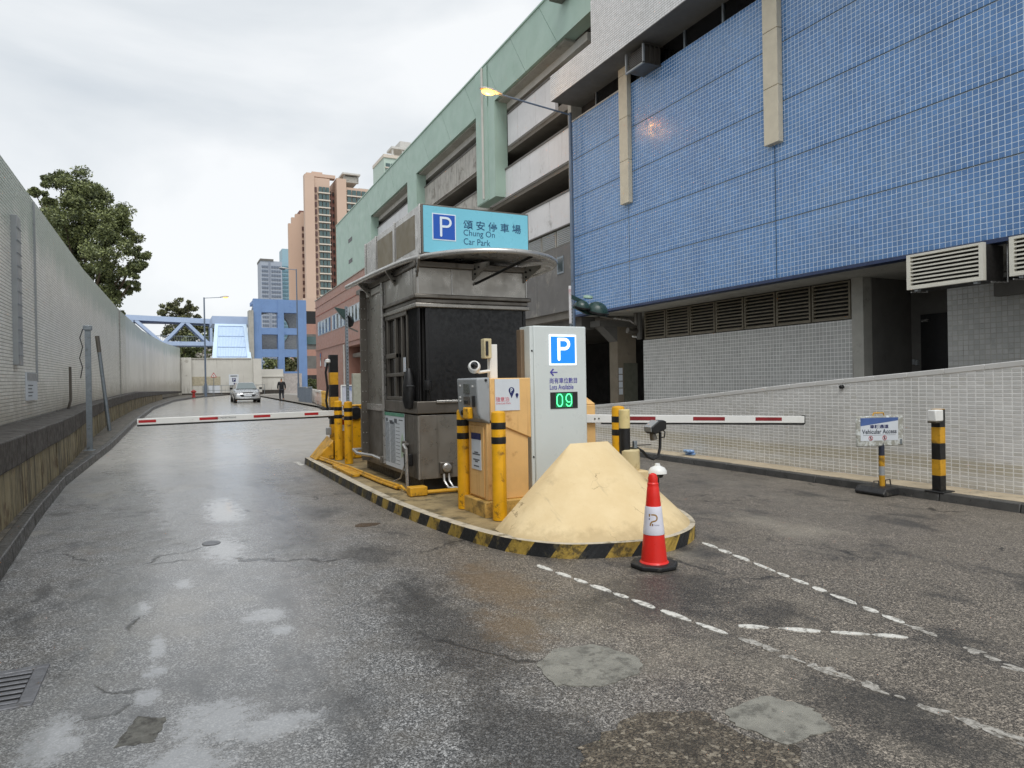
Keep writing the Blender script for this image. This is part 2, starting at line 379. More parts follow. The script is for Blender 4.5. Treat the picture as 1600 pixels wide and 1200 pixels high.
M_GROUT_G = mat('grey_grout', (160, 158, 151), .8, var=.12, scale=3, dirt=(84, 82, 74), dscale=1.4, damt=.5)
M_STAIN = mat('stained_concrete', (150, 138, 108), .7, var=.2, scale=3, bump=.25, bscale=30, dirt=(88, 66, 40), dscale=2.2, damt=.6, streak=(42, 38, 30), samt=.62)
M_LEDGE = mat('blackened_concrete', (58, 53, 48), .6, var=.3, scale=4, bump=.35, bscale=30, dirt=(104, 96, 86), dscale=3.5, damt=.35)
M_CONC = mat('grey_concrete', (168, 166, 158), .75, var=.1, scale=2, bump=.2, bscale=40, dirt=(116, 112, 102), dscale=1.1, damt=.45, streak=(112, 110, 102), samt=.3)
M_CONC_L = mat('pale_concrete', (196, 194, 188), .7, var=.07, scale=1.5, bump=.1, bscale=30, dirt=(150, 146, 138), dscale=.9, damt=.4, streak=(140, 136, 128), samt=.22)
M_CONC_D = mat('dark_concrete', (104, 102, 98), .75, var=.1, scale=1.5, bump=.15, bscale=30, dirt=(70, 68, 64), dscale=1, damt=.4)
M_YEL = mat('yellow_paint', (226, 166, 16), .45, var=.09, scale=6, bump=.12, bscale=60, dirt=(120, 86, 30), dscale=9, damt=.5, streak=(186, 132, 26), samt=.3)
M_YEL2 = mat('dirty_yellow_paint', (204, 152, 34), .5, var=.14, scale=7, bump=.15, bscale=60, dirt=(110, 86, 34), dscale=6, damt=.6)
M_ORNG = mat('orange_buff_paint', (226, 182, 118), .5, var=.05, scale=4, bump=.06, bscale=40, dirt=(176, 128, 70), dscale=4.5, damt=.45, streak=(190, 142, 82), samt=.3)
M_BLK = mat('black_paint', (24, 24, 25), .45, var=.2, scale=8, dirt=(70, 66, 58), dscale=8, damt=.3)
M_RUB = mat('black_rubber', (30, 30, 31), .55, var=.2, scale=12, dirt=(86, 82, 74), dscale=9, damt=.45)
def mound_mat():
    t = NT('cream_concrete'); x, y, z = t.xyz()
    c = t.mix(t.ramp(t.noise(2.5, 6, .6), .3, .7), lin((214, 190, 144)), lin((224, 202, 158)))
    c = t.mix(t.ramp(t.noise(3.2, 8, .7, v=t.vec(loc=(2, 5, 1))), .56, .74, 0, .4), c, lin((184, 160, 118)))
    c = t.mix(t.ramp(t.noise(38, 4, .6), .68, .76, 0, .35), c, lin((150, 128, 92)))
    hz = t.math('ADD', z, t.math('MULTIPLY', t.math('SUBTRACT', t.noise(7, 6, .65), .5), .35))
    c = t.mix(t.ramp(hz, .0, .14, .4, 0), c, lin((146, 124, 84)))
    n = t.n.new('ShaderNodeTexVoronoi'); n.feature = 'DISTANCE_TO_EDGE'; n.inputs['Scale'].default_value = 1.6
    nz = t.n.new('ShaderNodeTexNoise'); nz.inputs['Scale'].default_value = 3.5; nz.inputs['Detail'].default_value = 6; t.l.new(t.co, nz.inputs['Vector'])
    sc = t.n.new('ShaderNodeVectorMath'); sc.operation = 'MULTIPLY_ADD'; sc.inputs[1].default_value = (.5, .5, .5); t.l.new(nz.outputs['Color'], sc.inputs[0]); t.l.new(t.co, sc.inputs[2]); t.l.new(sc.outputs[0], n.inputs['Vector'])
    k = t.math('MULTIPLY', t.ramp(n.outputs['Distance'], .002, .009, 1, 0), t.ramp(t.noise(1.7, 3), .5, .58))
    c = t.mix(t.math('MULTIPLY', k, .7), c, lin((120, 98, 66)))
    sc2 = t.noise(1.4, 5, .6, v=t.vec(sc=(9, 1.2, 1.2))); c = t.mix(t.ramp(sc2, .62, .72, 0, .3), c, lin((150, 136, 112)))
    t.set(Base_Color=c, Roughness=.7)
    h = t.math('ADD', t.math('ADD', t.noise(26, 6, .65), t.math('MULTIPLY', t.noise(5, 4), 1.6)), t.math('MULTIPLY', k, -.8)); t.bump(h, .16, .02); return t.mat
M_CREAM = mound_mat()
M_STEEL = mat('brushed_steel', (156, 152, 145), .34, .7, var=.05, scale=2.2, bump=.03, bscale=30, dirt=(110, 104, 96), dscale=1.0, damt=.2, streak=(112, 106, 98), samt=.22)
M_STEEL_L = mat('bright_steel', (186, 184, 180), .32, .7, var=.06, scale=3, dirt=(120, 116, 110), dscale=3, damt=.3)
M_STEEL_D = mat('tarnished_steel', (112, 107, 100), .4, .65, var=.07, scale=1.5, dirt=(90, 84, 76), dscale=1.3, damt=.45, streak=(84, 78, 70), samt=.3)
M_GALV = mat('galvanised_steel', (140, 148, 154), .45, .7, var=.1, scale=9, dirt=(96, 100, 102), dscale=8, damt=.5)
M_WHITE = mat('white_paint', (226, 226, 222), .42, var=.03, scale=5, dirt=(176, 172, 162), dscale=6, damt=.3)
M_GREYP = mat('grey_enamel', (150, 154, 156), .4, var=.05, scale=5, dirt=(104, 104, 100), dscale=6, damt=.35)
M_LGREY = mat('pale_grey_panel', (208, 215, 213), .35, var=.025, scale=2, dirt=(160, 164, 160), dscale=3, damt=.25)
M_REDP = mat('red_reflective', (176, 30, 34), .4, var=.06, scale=9, dirt=(120, 40, 36), dscale=9, damt=.3)
M_RED = mat('red_plastic', (222, 40, 30), .38, var=.04, scale=7, dirt=(150, 36, 28), dscale=8, damt=.25)
M_DARK = mat('dark_mesh', (20, 20, 21), .42, var=.2, scale=9)
M_SHUT = mat('dark_interior', (40, 39, 38), .8, var=.2, scale=1.5)
M_GLASSB = glass('black_glass', (10, 11, 13), .08)
M_GLASSW = glass('window_glass', (58, 70, 76), .06)
M_GREEN = mat('green_mosaic', (164, 188, 175), .55, var=.04, scale=.8, dirt=(152, 178, 164), dscale=.6, damt=.4, streak=(144, 170, 156), samt=.22)
M_GREEN_D = mat('dark_green_enamel', (38, 62, 58), .35, var=.08, scale=6, dirt=(70, 92, 84), dscale=6, damt=.35)
M_BRICK = mat('pink_brick_tile', (164, 124, 109), .6, var=.07, scale=1.5, dirt=(146, 100, 88), dscale=1.2, damt=.4, streak=(140, 96, 84), samt=.2)
M_BRICK2 = mat('red_brick', (148, 84, 66), .65, var=.1, scale=2, dirt=(118, 70, 58), dscale=2, damt=.4)
M_NAVY = mat('navy_print', (24, 34, 92), .5, var=.02)
M_TEALINK = mat('dark_teal_print', (20, 72, 112), .5, var=.02)
M_INK = mat('grey_print', (92, 98, 104), .6, var=.05)
M_PURP = mat('purple_print', (76, 70, 160), .5, var=.02)
M_SIGNB = mat('sign_blue_print', (22, 84, 180), .4, var=.02)
M_SIGNT = mat('sign_turquoise', (120, 196, 216), .35, var=.02)
M_SIGNW = mat('sign_white_print', (222, 232, 240), .4, var=.02)
M_PAPER = mat('white_paper', (206, 212, 218), .6, var=.03, scale=6)

# ------------------------------------------------------------------ ground: one sheet to the horizon
def sheet(name, xs, ys, zf, m, label=None):
    vs = [(x, y, zf(x, y)) for y in ys for x in xs]; nx = len(xs)
    fs = [(j*nx+i, j*nx+i+1, (j+1)*nx+i+1, (j+1)*nx+i) for j in range(len(ys)-1) for i in range(nx-1)]
    b = MB(); b.add(vs, fs); return tag(b.build(name, m), label=label, kind='structure')
ys = [-60, -20, 0, 14]+[14+4*k for k in range(1, 20)]+[100, 140, 250, 500, 900, 1600]
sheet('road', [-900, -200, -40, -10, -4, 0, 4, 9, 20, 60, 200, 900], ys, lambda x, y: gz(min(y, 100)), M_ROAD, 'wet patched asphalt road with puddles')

def blob(cx, cy, pts=None, rx=.1, ry=.1, n=22, jag=.12, z=.004, th=.004, rot=0.):
    out = []
    ph = [random.uniform(0, 6.28) for _ in range(4)]
    for k in range(n):
        a = 2*math.pi*k/n
        q = 1+jag*(math.sin(2*a+ph[0])*.5+math.sin(3*a+ph[1])*.6+math.sin(7*a+ph[2])*.35+random.uniform(-.4, .4))
        u, v = rx*q*math.cos(a), ry*q*math.sin(a)
        out.append((cx+u*math.cos(rot)-v*math.sin(rot), cy+u*math.sin(rot)+v*math.cos(rot)))
    return out
def roughen(poly, n=6, j=.012):
    out = []
    for i in range(len(poly)):
        a, b = poly[i], poly[(i+1) % len(poly)]
        for k in range(n):
            f = k/n; out.append((a[0]+(b[0]-a[0])*f+random.uniform(-j, j), a[1]+(b[1]-a[1])*f+random.uniform(-j, j)))
    return out
def patch(name, poly, m, z0=-.02, z1=.005, label=None):
    b = MB(); b.prism(poly, z0, z1); return tag(b.build(name, m, smooth=False), label=label, kind='structure')
patch('road_patch', roughen([(1.757,3.297,0)[:2], (1.729,3.026,0)[:2], (1.923,2.911,0)[:2], (2.19,2.947,0)[:2], (2.308,3.092,0)[:2], (2.197,3.385,0)[:2], (1.972,3.444,0)[:2]], 7, .012), M_PATCH, label='oval grey cement repair in the road')  # corner points, like the later tower and crown coordinates, baked from image pixels
patch('road_patch', roughen([(2.281,2.432,0)[:2], (2.22,2.29,0)[:2], (2.302,2.081,0)[:2], (2.575,2.072,0)[:2], (2.653,2.244,0)[:2], (2.572,2.437,0)[:2]], 7, .012), M_PATCH, label='cracked grey cement repair beside a brown patch')
patch('road_patch', roughen([(1.512,2.466,0)[:2], (1.411,2.282,0)[:2], (2.152,1.885,0)[:2], (2.324,2.04,0)[:2], (2.192,2.205,-0)[:2], (2.194,2.465,0)[:2], (1.922,2.592,0)[:2]], 8, .022), M_PATCH2, z1=.003, label='worn brown patch in the asphalt')
patch('road_patch', roughen([(-0.245,3.424,0)[:2], (-0.097,3.392,0)[:2], (-0.043,3.609,0)[:2], (-0.17,3.692,0)[:2]], 8, .008), M_PATCH3, z1=.002, label='small broken patch beside the puddle')

def painted(name, a, b, w, solid, label):
    """A worn painted line from a to b: chips of thick paint, thinner where traffic rubs it."""
    a, b = Vector(a), Vector(b); L = (b-a).length; d = (b-a)/L; ang = math.atan2(d.y, d.x)
    mb = MB(); s = 0.; i = 0
    while s < L:
        l = random.uniform(.13, .30); f = (s+l/2)/L
        p = a+d*(s+l/2)
        if f < solid:
            mb.mat(0).prism(blob(p.x, p.y, rx=l/2*.96, ry=w/2*random.uniform(.8, 1.1), n=20, jag=.10, rot=ang), -.01, .0045)
        else:
            for k in range(5):
                q = p+d*random.uniform(-l/2, l/2)+Vector((-d.y, d.x))*random.uniform(-w*.4, w*.4)
                mb.mat(1).prism(blob(q.x, q.y, rx=random.uniform(.02, .06), ry=random.uniform(.012, .028), n=10, jag=.3, rot=ang+random.uniform(-.5, .5)), -.01, random.uniform(.0015, .0042))
        s += l+random.uniform(.015, .05)
    return tag(mb.build(name, [M_LINE, M_LINE2], smooth=False), label=label, kind='structure')
painted('road_marking', (2.734,5.098,0)[:2], (3.179,1.626,0)[:2], .062, .56, 'broken white line left of the hatched nose')
painted('road_marking', (4.471,5.003,0)[:2], (3.912,1.881,0)[:2], .062, .70, 'broken white line right of the hatched nose')
painted('road_marking', (3.137,3.221,0)[:2], (3.87,2.592,-0)[:2], .06, 1.1, 'short white cross stroke between the two lines')
painted('road_marking', (2.25, 13.75), (2.25, 17.2), .12, .8, 'white line running on behind the island')

# ------------------------------------------------------------------ left footway, kerb and tiled retaining wall
def path_at(path, y):
    for (xa, ya), (xb, yb) in zip(path, path[1:]):
        if y <= yb or (xb, yb) == path[-1]: return xa+(xb-xa)*(y-ya)/(yb-ya)
KERB_L = [(-1.2, -4), (-1.22, 4), (-1.27, 6.8), (-1.45, 10), (-1.56, 13.3), (-1.36, 19.7), (-1.28, 29), (-.95, 45), (.2, 60), (2.2, 70), (4.6, 76.0)]
WALL_L = [(-2.25, -4), (-2.2, 12), (-2.3, 24), (-2.15, 37), (-1.7, 52), (-.6, 68), (.85, 79.8)]
LEDGE_L = [(-1.52, -4), (-1.55, 8.5), (-1.66, 12), (-1.74, 16), (-1.95, 22), (-2.05, 30), (-1.85, 40), (-1.36, 52), (-.28, 68), (1.1, 79.8)]
fp = MB(); ysl = [-4+2*k for k in range(42)]
for y0, y1 in zip(ysl, ysl[1:]):
    a0, a1, b0, b1 = path_at(KERB_L, y0)-.13, path_at(KERB_L, y1)-.13, path_at(WALL_L, y0)-.05, path_at(WALL_L, y1)-.05
    fp.hexa([(b0, y0, gz(y0)-.1), (a0, y0, gz(y0)-.1), (a1, y1, gz(y1)-.1), (b1, y1, gz(y1)-.1), (b0, y0, gz(y0)+.14), (a0, y0, gz(y0)+.14), (a1, y1, gz(y1)+.14), (b1, y1, gz(y1)+.14)])
foot = tag(fp.build('left_pavement', M_PAVE, smooth=False), label='narrow mossy footway below the tiled wall', kind='structure')
y = 3.
while y < 76:
    L_ = .92 if y < 30 else 2.; y1 = y+L_-.008; b = MB(); a0, a1 = path_at(KERB_L, y), path_at(KERB_L, y1)
    g0, g1 = gz(y), gz(y1); dz = random.uniform(-.004, .004)
    b.hexa([(a0-.128, y, g0-.1), (a0+.012, y, g0-.1), (a1+.012, y1, g1-.1), (a1-.128, y1, g1-.1), (a0-.128, y, g0+.15+dz), (a0-.01, y, g0+.15+dz), (a1-.01, y1, g1+.15+dz), (a1-.128, y1, g1+.15+dz)])
    b.build('kerb_stone', M_KERB, foot, bev=.012); y += L_
wall = thing('retaining_wall', 'long curving white tiled wall with a black ledge along the left lane', 'wall', (-2.2, 12, 0))
OFFW = OFF[wall.as_pointer()]
def wallz(y): return gz(y)
def leftwall_mat():
    t = NT('left_wall_tile'); x, y, z = t.xyz()
    ri = t.n.new('ShaderNodeNewGeometry').outputs['Random Per Island']
    c = t.mix(t.ramp(t.noise(1.1, 5), .3, .7), lin((230, 229, 221)), lin((239, 238, 232)))
    h = t.n.new('ShaderNodeHueSaturation'); t.put(h.inputs['Color'], c); t.put(h.inputs['Value'], t.ramp(ri, 0, 1, .93, 1.06)); c = h.outputs[0]
    zz = t.math('SUBTRACT', z, t.math('MULTIPLY', t.math('MAXIMUM', t.math('SUBTRACT', y, 2.), 0.), .0105))
    gr = t.math('ADD', zz, t.math('MULTIPLY', t.math('SUBTRACT', t.noise(1.6, 6, .6, v=t.vec(sc=(1, 1, .5))), .5), 1.3))
    c = t.mix(t.ramp(gr, 3.8, 4.6, 0, .6), c, lin((148, 172, 158)))
    lo = t.math('ADD', zz, t.math('MULTIPLY', t.math('SUBTRACT', t.noise(2.2, 6, .7), .5), 1.2))
    c = t.mix(t.ramp(lo, 1.0, 1.9, .55, 0), c, lin((136, 124, 96)))
    c = t.mix(t.ramp(t.noise(1.2, 6, .7, v=t.vec(sc=(5, 5, .3))), .58, .74, 0, .25), c, lin((140, 138, 128)))
    t.set(Base_Color=c, Roughness=.36); return t.mat
M_LW = leftwall_mat()
b = MB(); yw = [-4, 4, 8, 10]+list(range(12, 80, 2))+[79.8]
for y0, y1 in zip(yw, yw[1:]):
    x0, x1 = path_at(WALL_L, y0), path_at(WALL_L, y1); g0, g1 = gz(y0), gz(y1)
    b.mat(0 if y1 < 41 else 1).hexa([(x0-.35, y0, g0), (x0, y0, g0), (x1, y1, g1), (x1-.35, y1, g1), (x0-.35, y0, g0+5.03), (x0, y0, g0+5.03), (x1, y1, g1+5.03), (x1-.35, y1, g1+5.03)])
b.build('wall_core', [M_GROUT_G, M_LW], wall, smooth=False)
for (xa, ya), (xb, yb) in zip(WALL_L, WALL_L[1:]):
    if ya > 38: break
    ya2 = max(ya, 5); A = Vector((path_at(WALL_L, ya2), ya2, gz(ya2))); B = Vector((xb, yb, gz(yb))); B2 = B if yb <= 40 else A+(B-A)*((40-ya2)/(yb-ya2))
    d = (B2-A); L_ = d.length
    tiles(wall, A, d, (0, 0, 1), grid_rects(0, L_, 1.06, 5.02, .105, .0525, .0095, skip=lambda u, v: False), .006, M_LW, M_LW, 0)
b = MB()
for y0, y1 in zip(ysl, ysl[1:]):
    if y0 >= 79: break
    y1 = min(y1, 79.7)
    x0, x1, w0, w1 = path_at(LEDGE_L, y0), path_at(LEDGE_L, y1), path_at(WALL_L, y0)-.02, path_at(WALL_L, y1)-.02; g0, g1 = gz(y0), gz(y1); k0 = 1.0 if y0 < 45 else 1.-.5*(y0-45)/35; k1 = 1.0 if y1 < 45 else 1.-.5*(y1-45)/35
    b.hexa([(w0, y0, g0+.70*k0), (x0+.02, y0, g0+.70*k0), (x1+.02, y1, g1+.70*k1), (w1, y1, g1+.70*k1), (w0, y0, g0+1.05*k0), (x0+.02, y0, g0+1.03*k0), (x1+.02, y1, g1+1.03*k1), (w1, y1, g1+1.05*k1)])
b.build('ledge', M_LEDGE, wall, bev=.02)
y = 4.
while y < 62:
    w_ = .86; y1 = y+w_-.014; x0, x1 = path_at(LEDGE_L, y), path_at(LEDGE_L, y1); g0, g1 = gz(y), gz(y1); b = MB()
    dx = random.uniform(-.01, .01)
    k0 = 1.0 if y < 45 else 1.-.5*(y-45)/35
    b.hexa([(x0-.3, y, g0+.1), (x0-.03+dx+.02, y, g0+.1), (x1-.03+dx+.02, y1, g1+.1), (x1-.3, y1, g1+.1), (x0-.3, y, g0+.705*k0), (x0-.03+dx, y, g0+.705*k0), (x1-.03+dx, y1, g1+.705*k0), (x1-.3, y1, g1+.705*k0)])
    b.build('base_panel', M_STAIN, wall, smooth=False); y += w_
# cover strip, small notice and thin conduit on the wall
b = MB(); b.box(-2.3, -2.12, 13.0, 13.32, 1.95, 4.3); b.build('cover_strip', M_GREYP, wall, bev=.01)
for z in np.arange(2.1, 4.3, .2):
    b = MB(); b.box(-2.13, -2.112, 12.99, 13.33, z, z+.012); b.build('strip_joint', M_GALV, wall, smooth=False)
b = MB(); b.box(-2.21, -2.185, 14.0, 15.0, 1.38, 1.86); nt = b.build('faded_notice', M_PAPER, wall, smooth=False)
b = MB(); b.box(-2.186, -2.182, 14.02, 14.98, 1.72, 1.85); b.build('notice_band', M_GREYP, nt, smooth=False)
for i in range(4):
    b = MB(); b.box(-2.186, -2.182, 14.1, 14.1+.35+.1*(i % 2), 1.45+.06*i, 1.468+.06*i); b.build('notice_line', M_INK, nt, smooth=False)
b = MB(); b.box(-2.24, -2.185, 15.1, 15.112, 1.7, 5.0); b.build('movement_joint', M_GREYP, wall, smooth=False)
b = MB(); b.tube([(-2.22, 19.4, 1.1), (-2.17, 19.4, 1.3), (-2.17, 19.4, 2.1)], .03, 8); b.build('drain_pipe', M_STEEL_D, wall)

# two posts on the footway
p0 = (-1.66, 17.98, gz(17.98)+.14)
t = thing('steel_post', 'upright galvanised channel post with a hanging black cable by the tiled wall', 'post', p0)
b = MB(); b.box(p0[0]-.06, p0[0]-.045, p0[1]-.05, p0[1]+.05, p0[2], 2.93); b.box(p0[0]-.045, p0[0]+.05, p0[1]-.05, p0[1]-.035, p0[2], 2.93); b.box(p0[0]-.045, p0[0]+.05, p0[1]+.035, p0[1]+.05, p0[2], 2.93)
b.build('post', M_GALV, t, smooth=False)
b = MB(); b.box(p0[0]-.09, p0[0]+.08, p0[1]-.08, p0[1]+.06, 2.88, 2.98); b.build('head_box', M_GALV, t, bev=.008)
b = MB(); b.tube([(p0[0]-.09, p0[1]-.07, 2.9), (p0[0]-.15, p0[1]-.07, 2.7), (p0[0]-.10, p0[1]-.07, 2.5), (p0[0]-.16, p0[1]-.07, 2.25), (p0[0]-.11, p0[1]-.07, 2.05), (p0[0]-.15, p0[1]-.07, 1.8)], .010, 6); b.build('cable', M_BLK, t)
b = MB(); b.box(p0[0]-.12, p0[0]+.1, p0[1]-.1, p0[1]+.1, p0[2]-.01, p0[2]+.012); b.build('base_plate', M_GALV, t, bev=.003)
p0 = (-1.76, 24.77, gz(24.77)+.14)
t = thing('steel_post', 'leaning round grey post against the tiled wall', 'post', p0)
b = MB(); b.tube([p0, (-2.05, 24.85, 3.2)], .055, 12); b.build('post', M_GALV, t)
b = MB(); b.tube([(-2.00, 24.83, 2.7), (-2.054, 24.852, 3.21)], .062, 12); b.build('sleeve', M_STEEL_D, t)

# ------------------------------------------------------------------ right footway and the tiled ramp parapet
fr = MB(); fr.box(8.52, 9.04, -4, 16.5, -.1, .095); frp = tag(fr.build('right_pavement', M_PAVE_R, smooth=False), label='narrow buff footway below the ramp wall', kind='structure')
y = -2.
while y < 15.5:
    b = MB(); dz = random.uniform(-.003, .003); b.box(8.56, 9.03, y, y+.895, .09, .1+dz); b.build('paving_slab', M_PAVE_R, frp, bev=.006)
    b = MB(); b.hexa([(8.37, y, -.1), (8.555, y, -.1), (8.555, y+.893, -.1), (8.37, y+.893, -.1), (8.41, y, .1+dz), (8.555, y, .1+dz), (8.555, y+.893, .1+dz), (8.41, y+.893, .1+dz)]); b.build('kerb_stone', M_KERB, frp, bev=.012)
    y += .9
RX = 9.05
def rtop(y): return np.interp(y, [-4, 4.5, 5.75, 7.7, 10.85, 13.4, 16.5], [2.3, 1.712, 1.605, 1.462, 1.18, .995, .78])
ramp = thing('ramp_wall', 'low white tiled ramp parapet rising to the right beside the exit lane', 'wall', (RX, 8, 0))
b = MB(); yr = list(np.arange(-4, 16.6, .5))
for y0, y1 in zip(yr, yr[1:]):
    b.hexa([(RX, y0, 0), (RX+.2, y0, 0), (RX+.2, y1, 0), (RX, y1, 0), (RX, y0, rtop(y0)-.012), (RX+.2, y0, rtop(y0)-.012), (RX+.2, y1, rtop(y1)-.012), (RX, y1, rtop(y1)-.012)])
b.build('wall_core', M_GROUT_W, ramp, smooth=False)
# the wall faces -X: u runs towards the camera so that the normal points into the lane
tiles(ramp, (RX, 16.5, 0), (0, -1, 0), (0, 0, 1), grid_rects(0, 15.5, .105, 2.2, .1045, .0505, .010, top=lambda u: float(rtop(16.5-u))-.075), .003, M_TILE_RS, M_TILE_R, 300)
b = MB()
for y0, y1 in zip(yr, yr[1:]):
    b.hexa([(RX-.012, y0, rtop(y0)-.07), (RX+.22, y0, rtop(y0)-.07), (RX+.22, y1, rtop(y1)-.07), (RX-.012, y1, rtop(y1)-.07), (RX-.012, y0, rtop(y0)), (RX+.22, y0, rtop(y0)), (RX+.22, y1, rtop(y1)), (RX-.012, y1, rtop(y1))])
b.build('coping', M_TILE_RS, ramp, bev=.008)
# the ramp deck behind its parapet
b = MB()
for y0, y1 in zip(yr, yr[1:]):
    b.hexa([(RX+.21, y0, -.05), (13.95, y0, -.05), (13.95, y1, -.05), (RX+.21, y1, -.05), (RX+.21, y0, rtop(y0)-.9), (13.95, y0, rtop(y0)-.9), (13.95, y1, rtop(y1)-.9), (RX+.21, y1, rtop(y1)-.9)])
tag(b.build('ramp_deck', M_CONC_D, smooth=False), label='sloping concrete ramp behind the tiled parapet', kind='structure')
for (yy, zz) in ((7.02, 1.39),):
    b = MB(); b.lathe([(.0, .0), (.03, .0), (.03, .05), (.02, .06), (.0, .06)], (RX+.002, yy, zz), 14, (-1, 0, 0)); b.build('weep_pipe', M_BLK, ramp)
b = MB(); b.lathe([(.03, 0), (.034, .05), (.028, .055), (0, .055)], (8.9, 10.2, .1), 12); 
bag = MB(); pts = []
bb = random.Random(3)
for k in range(2):
    bag.prism([(8.85+.07*math.cos(a)*(1+.25*bb.uniform(-1, 1))-.04*k, 10.2+.13*math.sin(a)*(1+.2*bb.uniform(-1, 1))) for a in np.arange(0, 6.28, .5)], .1+.05*k, .15+.05*k)
tag(bag.build('plastic_bag', mat('blue_white_plastic', (150, 178, 208), .35, var=.3, scale=9, dirt=(60, 110, 180), dscale=7, damt=.8), bev=.02, origin=(8.9, 10.2, .1)), 'crumpled blue and white plastic bag dropped on the right footway', 'bag')

# ------------------------------------------------------------------ the island between the lanes
NOSE = [(2.35, 14.05), (2.34, 11.0), (2.36, 8.6), (2.42, 7.5), (2.53, 6.55), (2.64, 5.95), (2.78, 5.53), (3.05, 5.16), (3.45, 4.98), (3.9, 4.9), (4.3, 5.03), (4.62, 5.29), (4.88, 5.73), (5.02, 6.2), (5.10, 6.9), (5.14, 8.0), (5.16, 11.0), (5.16, 14.05)]
def smooth_path(p, n=6):
    out = []
    for i in range(len(p)-1):
        p0, p1, p2, p3 = [Vector(p[max(0, min(len(p)-1, i+k))]) for k in (-1, 0, 1, 2)]
        for k in range(n):
            t_ = k/n
            out.append(.5*((2*p1)+(-p0+p2)*t_+(2*p0-5*p1+4*p2-p3)*t_**2+(-p0+3*p1-3*p2+p3)*t_**3))
    return out+[Vector(p[-1])]
NS = smooth_path(NOSE, 6)
isl = MB(); isl.prism([(p.x, p.y) for p in [q+Vector((.0, .0)) for q in NS]], -.1, .118)
ISL = tag(isl.build('traffic_island', mat('island_concrete', (150, 132, 96), .6, var=.22, scale=4, bump=.35, bscale=40, dirt=(80, 72, 50), dscale=3.5, damt=.7), smooth=False), label='long raised island with black and yellow kerb between the lanes', kind='structure')
# painted kerb: slanted black and yellow blocks, the near end worn
L = [0.]
for a, b_ in zip(NS, NS[1:]): L.append(L[-1]+(b_-a).length)
def at_len(s):
    s = max(0, min(L[-1]-1e-4, s))
    for i in range(len(L)-1):
        if L[i] <= s <= L[i+1]+1e-9:
            f = (s-L[i])/(L[i+1]-L[i]); p = NS[i]+(NS[i+1]-NS[i])*f
            d = (NS[min(i+1, len(NS)-1)]-NS[max(i-1, 0)]).normalized(); return p, Vector((d.y, -d.x))*-1
M_KY = mat('kerb_yellow', (172, 144, 66), .55, var=.2, scale=9, bump=.3, bscale=60, dirt=(62, 56, 40), dscale=7, damt=.72)
M_KY2 = mat('kerb_faded_yellow', (128, 112, 62), .55, var=.25, scale=9, bump=.3, bscale=60, dirt=(52, 48, 38), dscale=5, damt=.95)
M_KB = mat('kerb_black', (34, 36, 38), .5, var=.2, scale=9, bump=.3, bscale=60, dirt=(98, 90, 66), dscale=7, damt=.55)
M_KT = mat('kerb_top', (190, 180, 160), .6, var=.15, scale=7, bump=.3, bscale=60, dirt=(110, 100, 76), dscale=5, damt=.6)
s = 0.; i = 0; w_ = .24
while s < L[-1]-.02:
    e_ = min(s+w_, L[-1]); b = MB(); n_ = 4; sl_ = .11
    for k in range(n_):
        sa, sb = s+(e_-s)*k/n_, s+(e_-s)*(k+1)/n_
        (pa, na), (pb, nb) = at_len(sa), at_len(sb); (qa, ma), (qb, mb_) = at_len(sa+sl_), at_len(sb+sl_)
        o = -.012
        A, B = pa+na*o, pb+nb*o; C_, D_ = qa+ma*o, qb+mb_*o
        Ai, Bi = qa+ma*.09, qb+mb_*.09
        b.mat(0).add([(A.x, A.y, -.02), (B.x, B.y, -.02), (D_.x, D_.y, .128), (C_.x, C_.y, .128), (Ai.x, Ai.y, .13), (Bi.x, Bi.y, .13), (Ai.x, Ai.y, .0), (Bi.x, Bi.y, .0)],
              [(0, 1, 3, 2)[::1] if False else (0, 1, 2, 3)])
        b.mat(1).add([(C_.x, C_.y, .128), (D_.x, D_.y, .128), (Bi.x, Bi.y, .13), (Ai.x, Ai.y, .13)], [(0, 1, 2, 3)])
    b.build('kerb_block', [(M_KY if 5 < s < 13 else M_KY2) if i % 2 else M_KB, M_KT], ISL, smooth=False); s = e_; i += 1
# wedge of yellow concrete at the far end
b = MB(); b.add([(2.42, 13.98, .13), (2.78, 13.98, .13), (2.78, 13.35, .13), (2.42, 13.35, .13), (2.78, 13.98, .55), (2.78, 13.35, .5)], [(3, 2, 1, 0), (0, 1, 4), (3, 5, 2), (1, 2, 5, 4), (0, 4, 5, 3)])
tag(b.build('concrete_wedge', M_YEL2, origin=(2.6, 13.7, .13), bev=.02), 'small yellow concrete wedge at the far end of the island', 'wedge')
# cream protective mound at the nose
def mound():
    base = [p for p in NS if p.y < (5.62 if p.x < 3.5 else 6.05)]; base = [Vector((p.x, p.y)) for p in base]
    cen = Vector((3.9, 6.3)); base = [p+(cen-p)*.022 for p in base]
    base = [Vector((2.80, 6.06)), Vector((2.775, 5.8))]+base+[Vector((4.94, 6.06))]
    n = len(base); vs = []; K = 7
    for j in range(K+1):
        f = j/K
        for i_, p in enumerate(base):
            u = i_/(n-1)
            uu = min(1, max(0, (u-.06)/.88))
            tp = Vector((3.67+(4.135-3.67)*uu, 6.06-.05*math.sin(math.pi*uu)*1.0)); tz = .905-.028*math.exp(-((uu-.38)/.2)**2)
            q = p+(tp-p)*f; z = .118+(tz-.118)*f
            vs.append((q.x, q.y, z+.004*math.sin(math.pi*f)))
    fs = [(j*n+i_, j*n+i_+1, (j+1)*n+i_+1, (j+1)*n+i_) for j in range(K) for i_ in range(n-1)]
    top = [K*n+i_ for i_ in range(n)]
    fs.append(tuple(top)); fs.append(tuple([j*n for j in range(K+1)]+[j*n+n-1 for j in range(K, -1, -1)]))
    b = MB(); b.add(vs, fs); return b
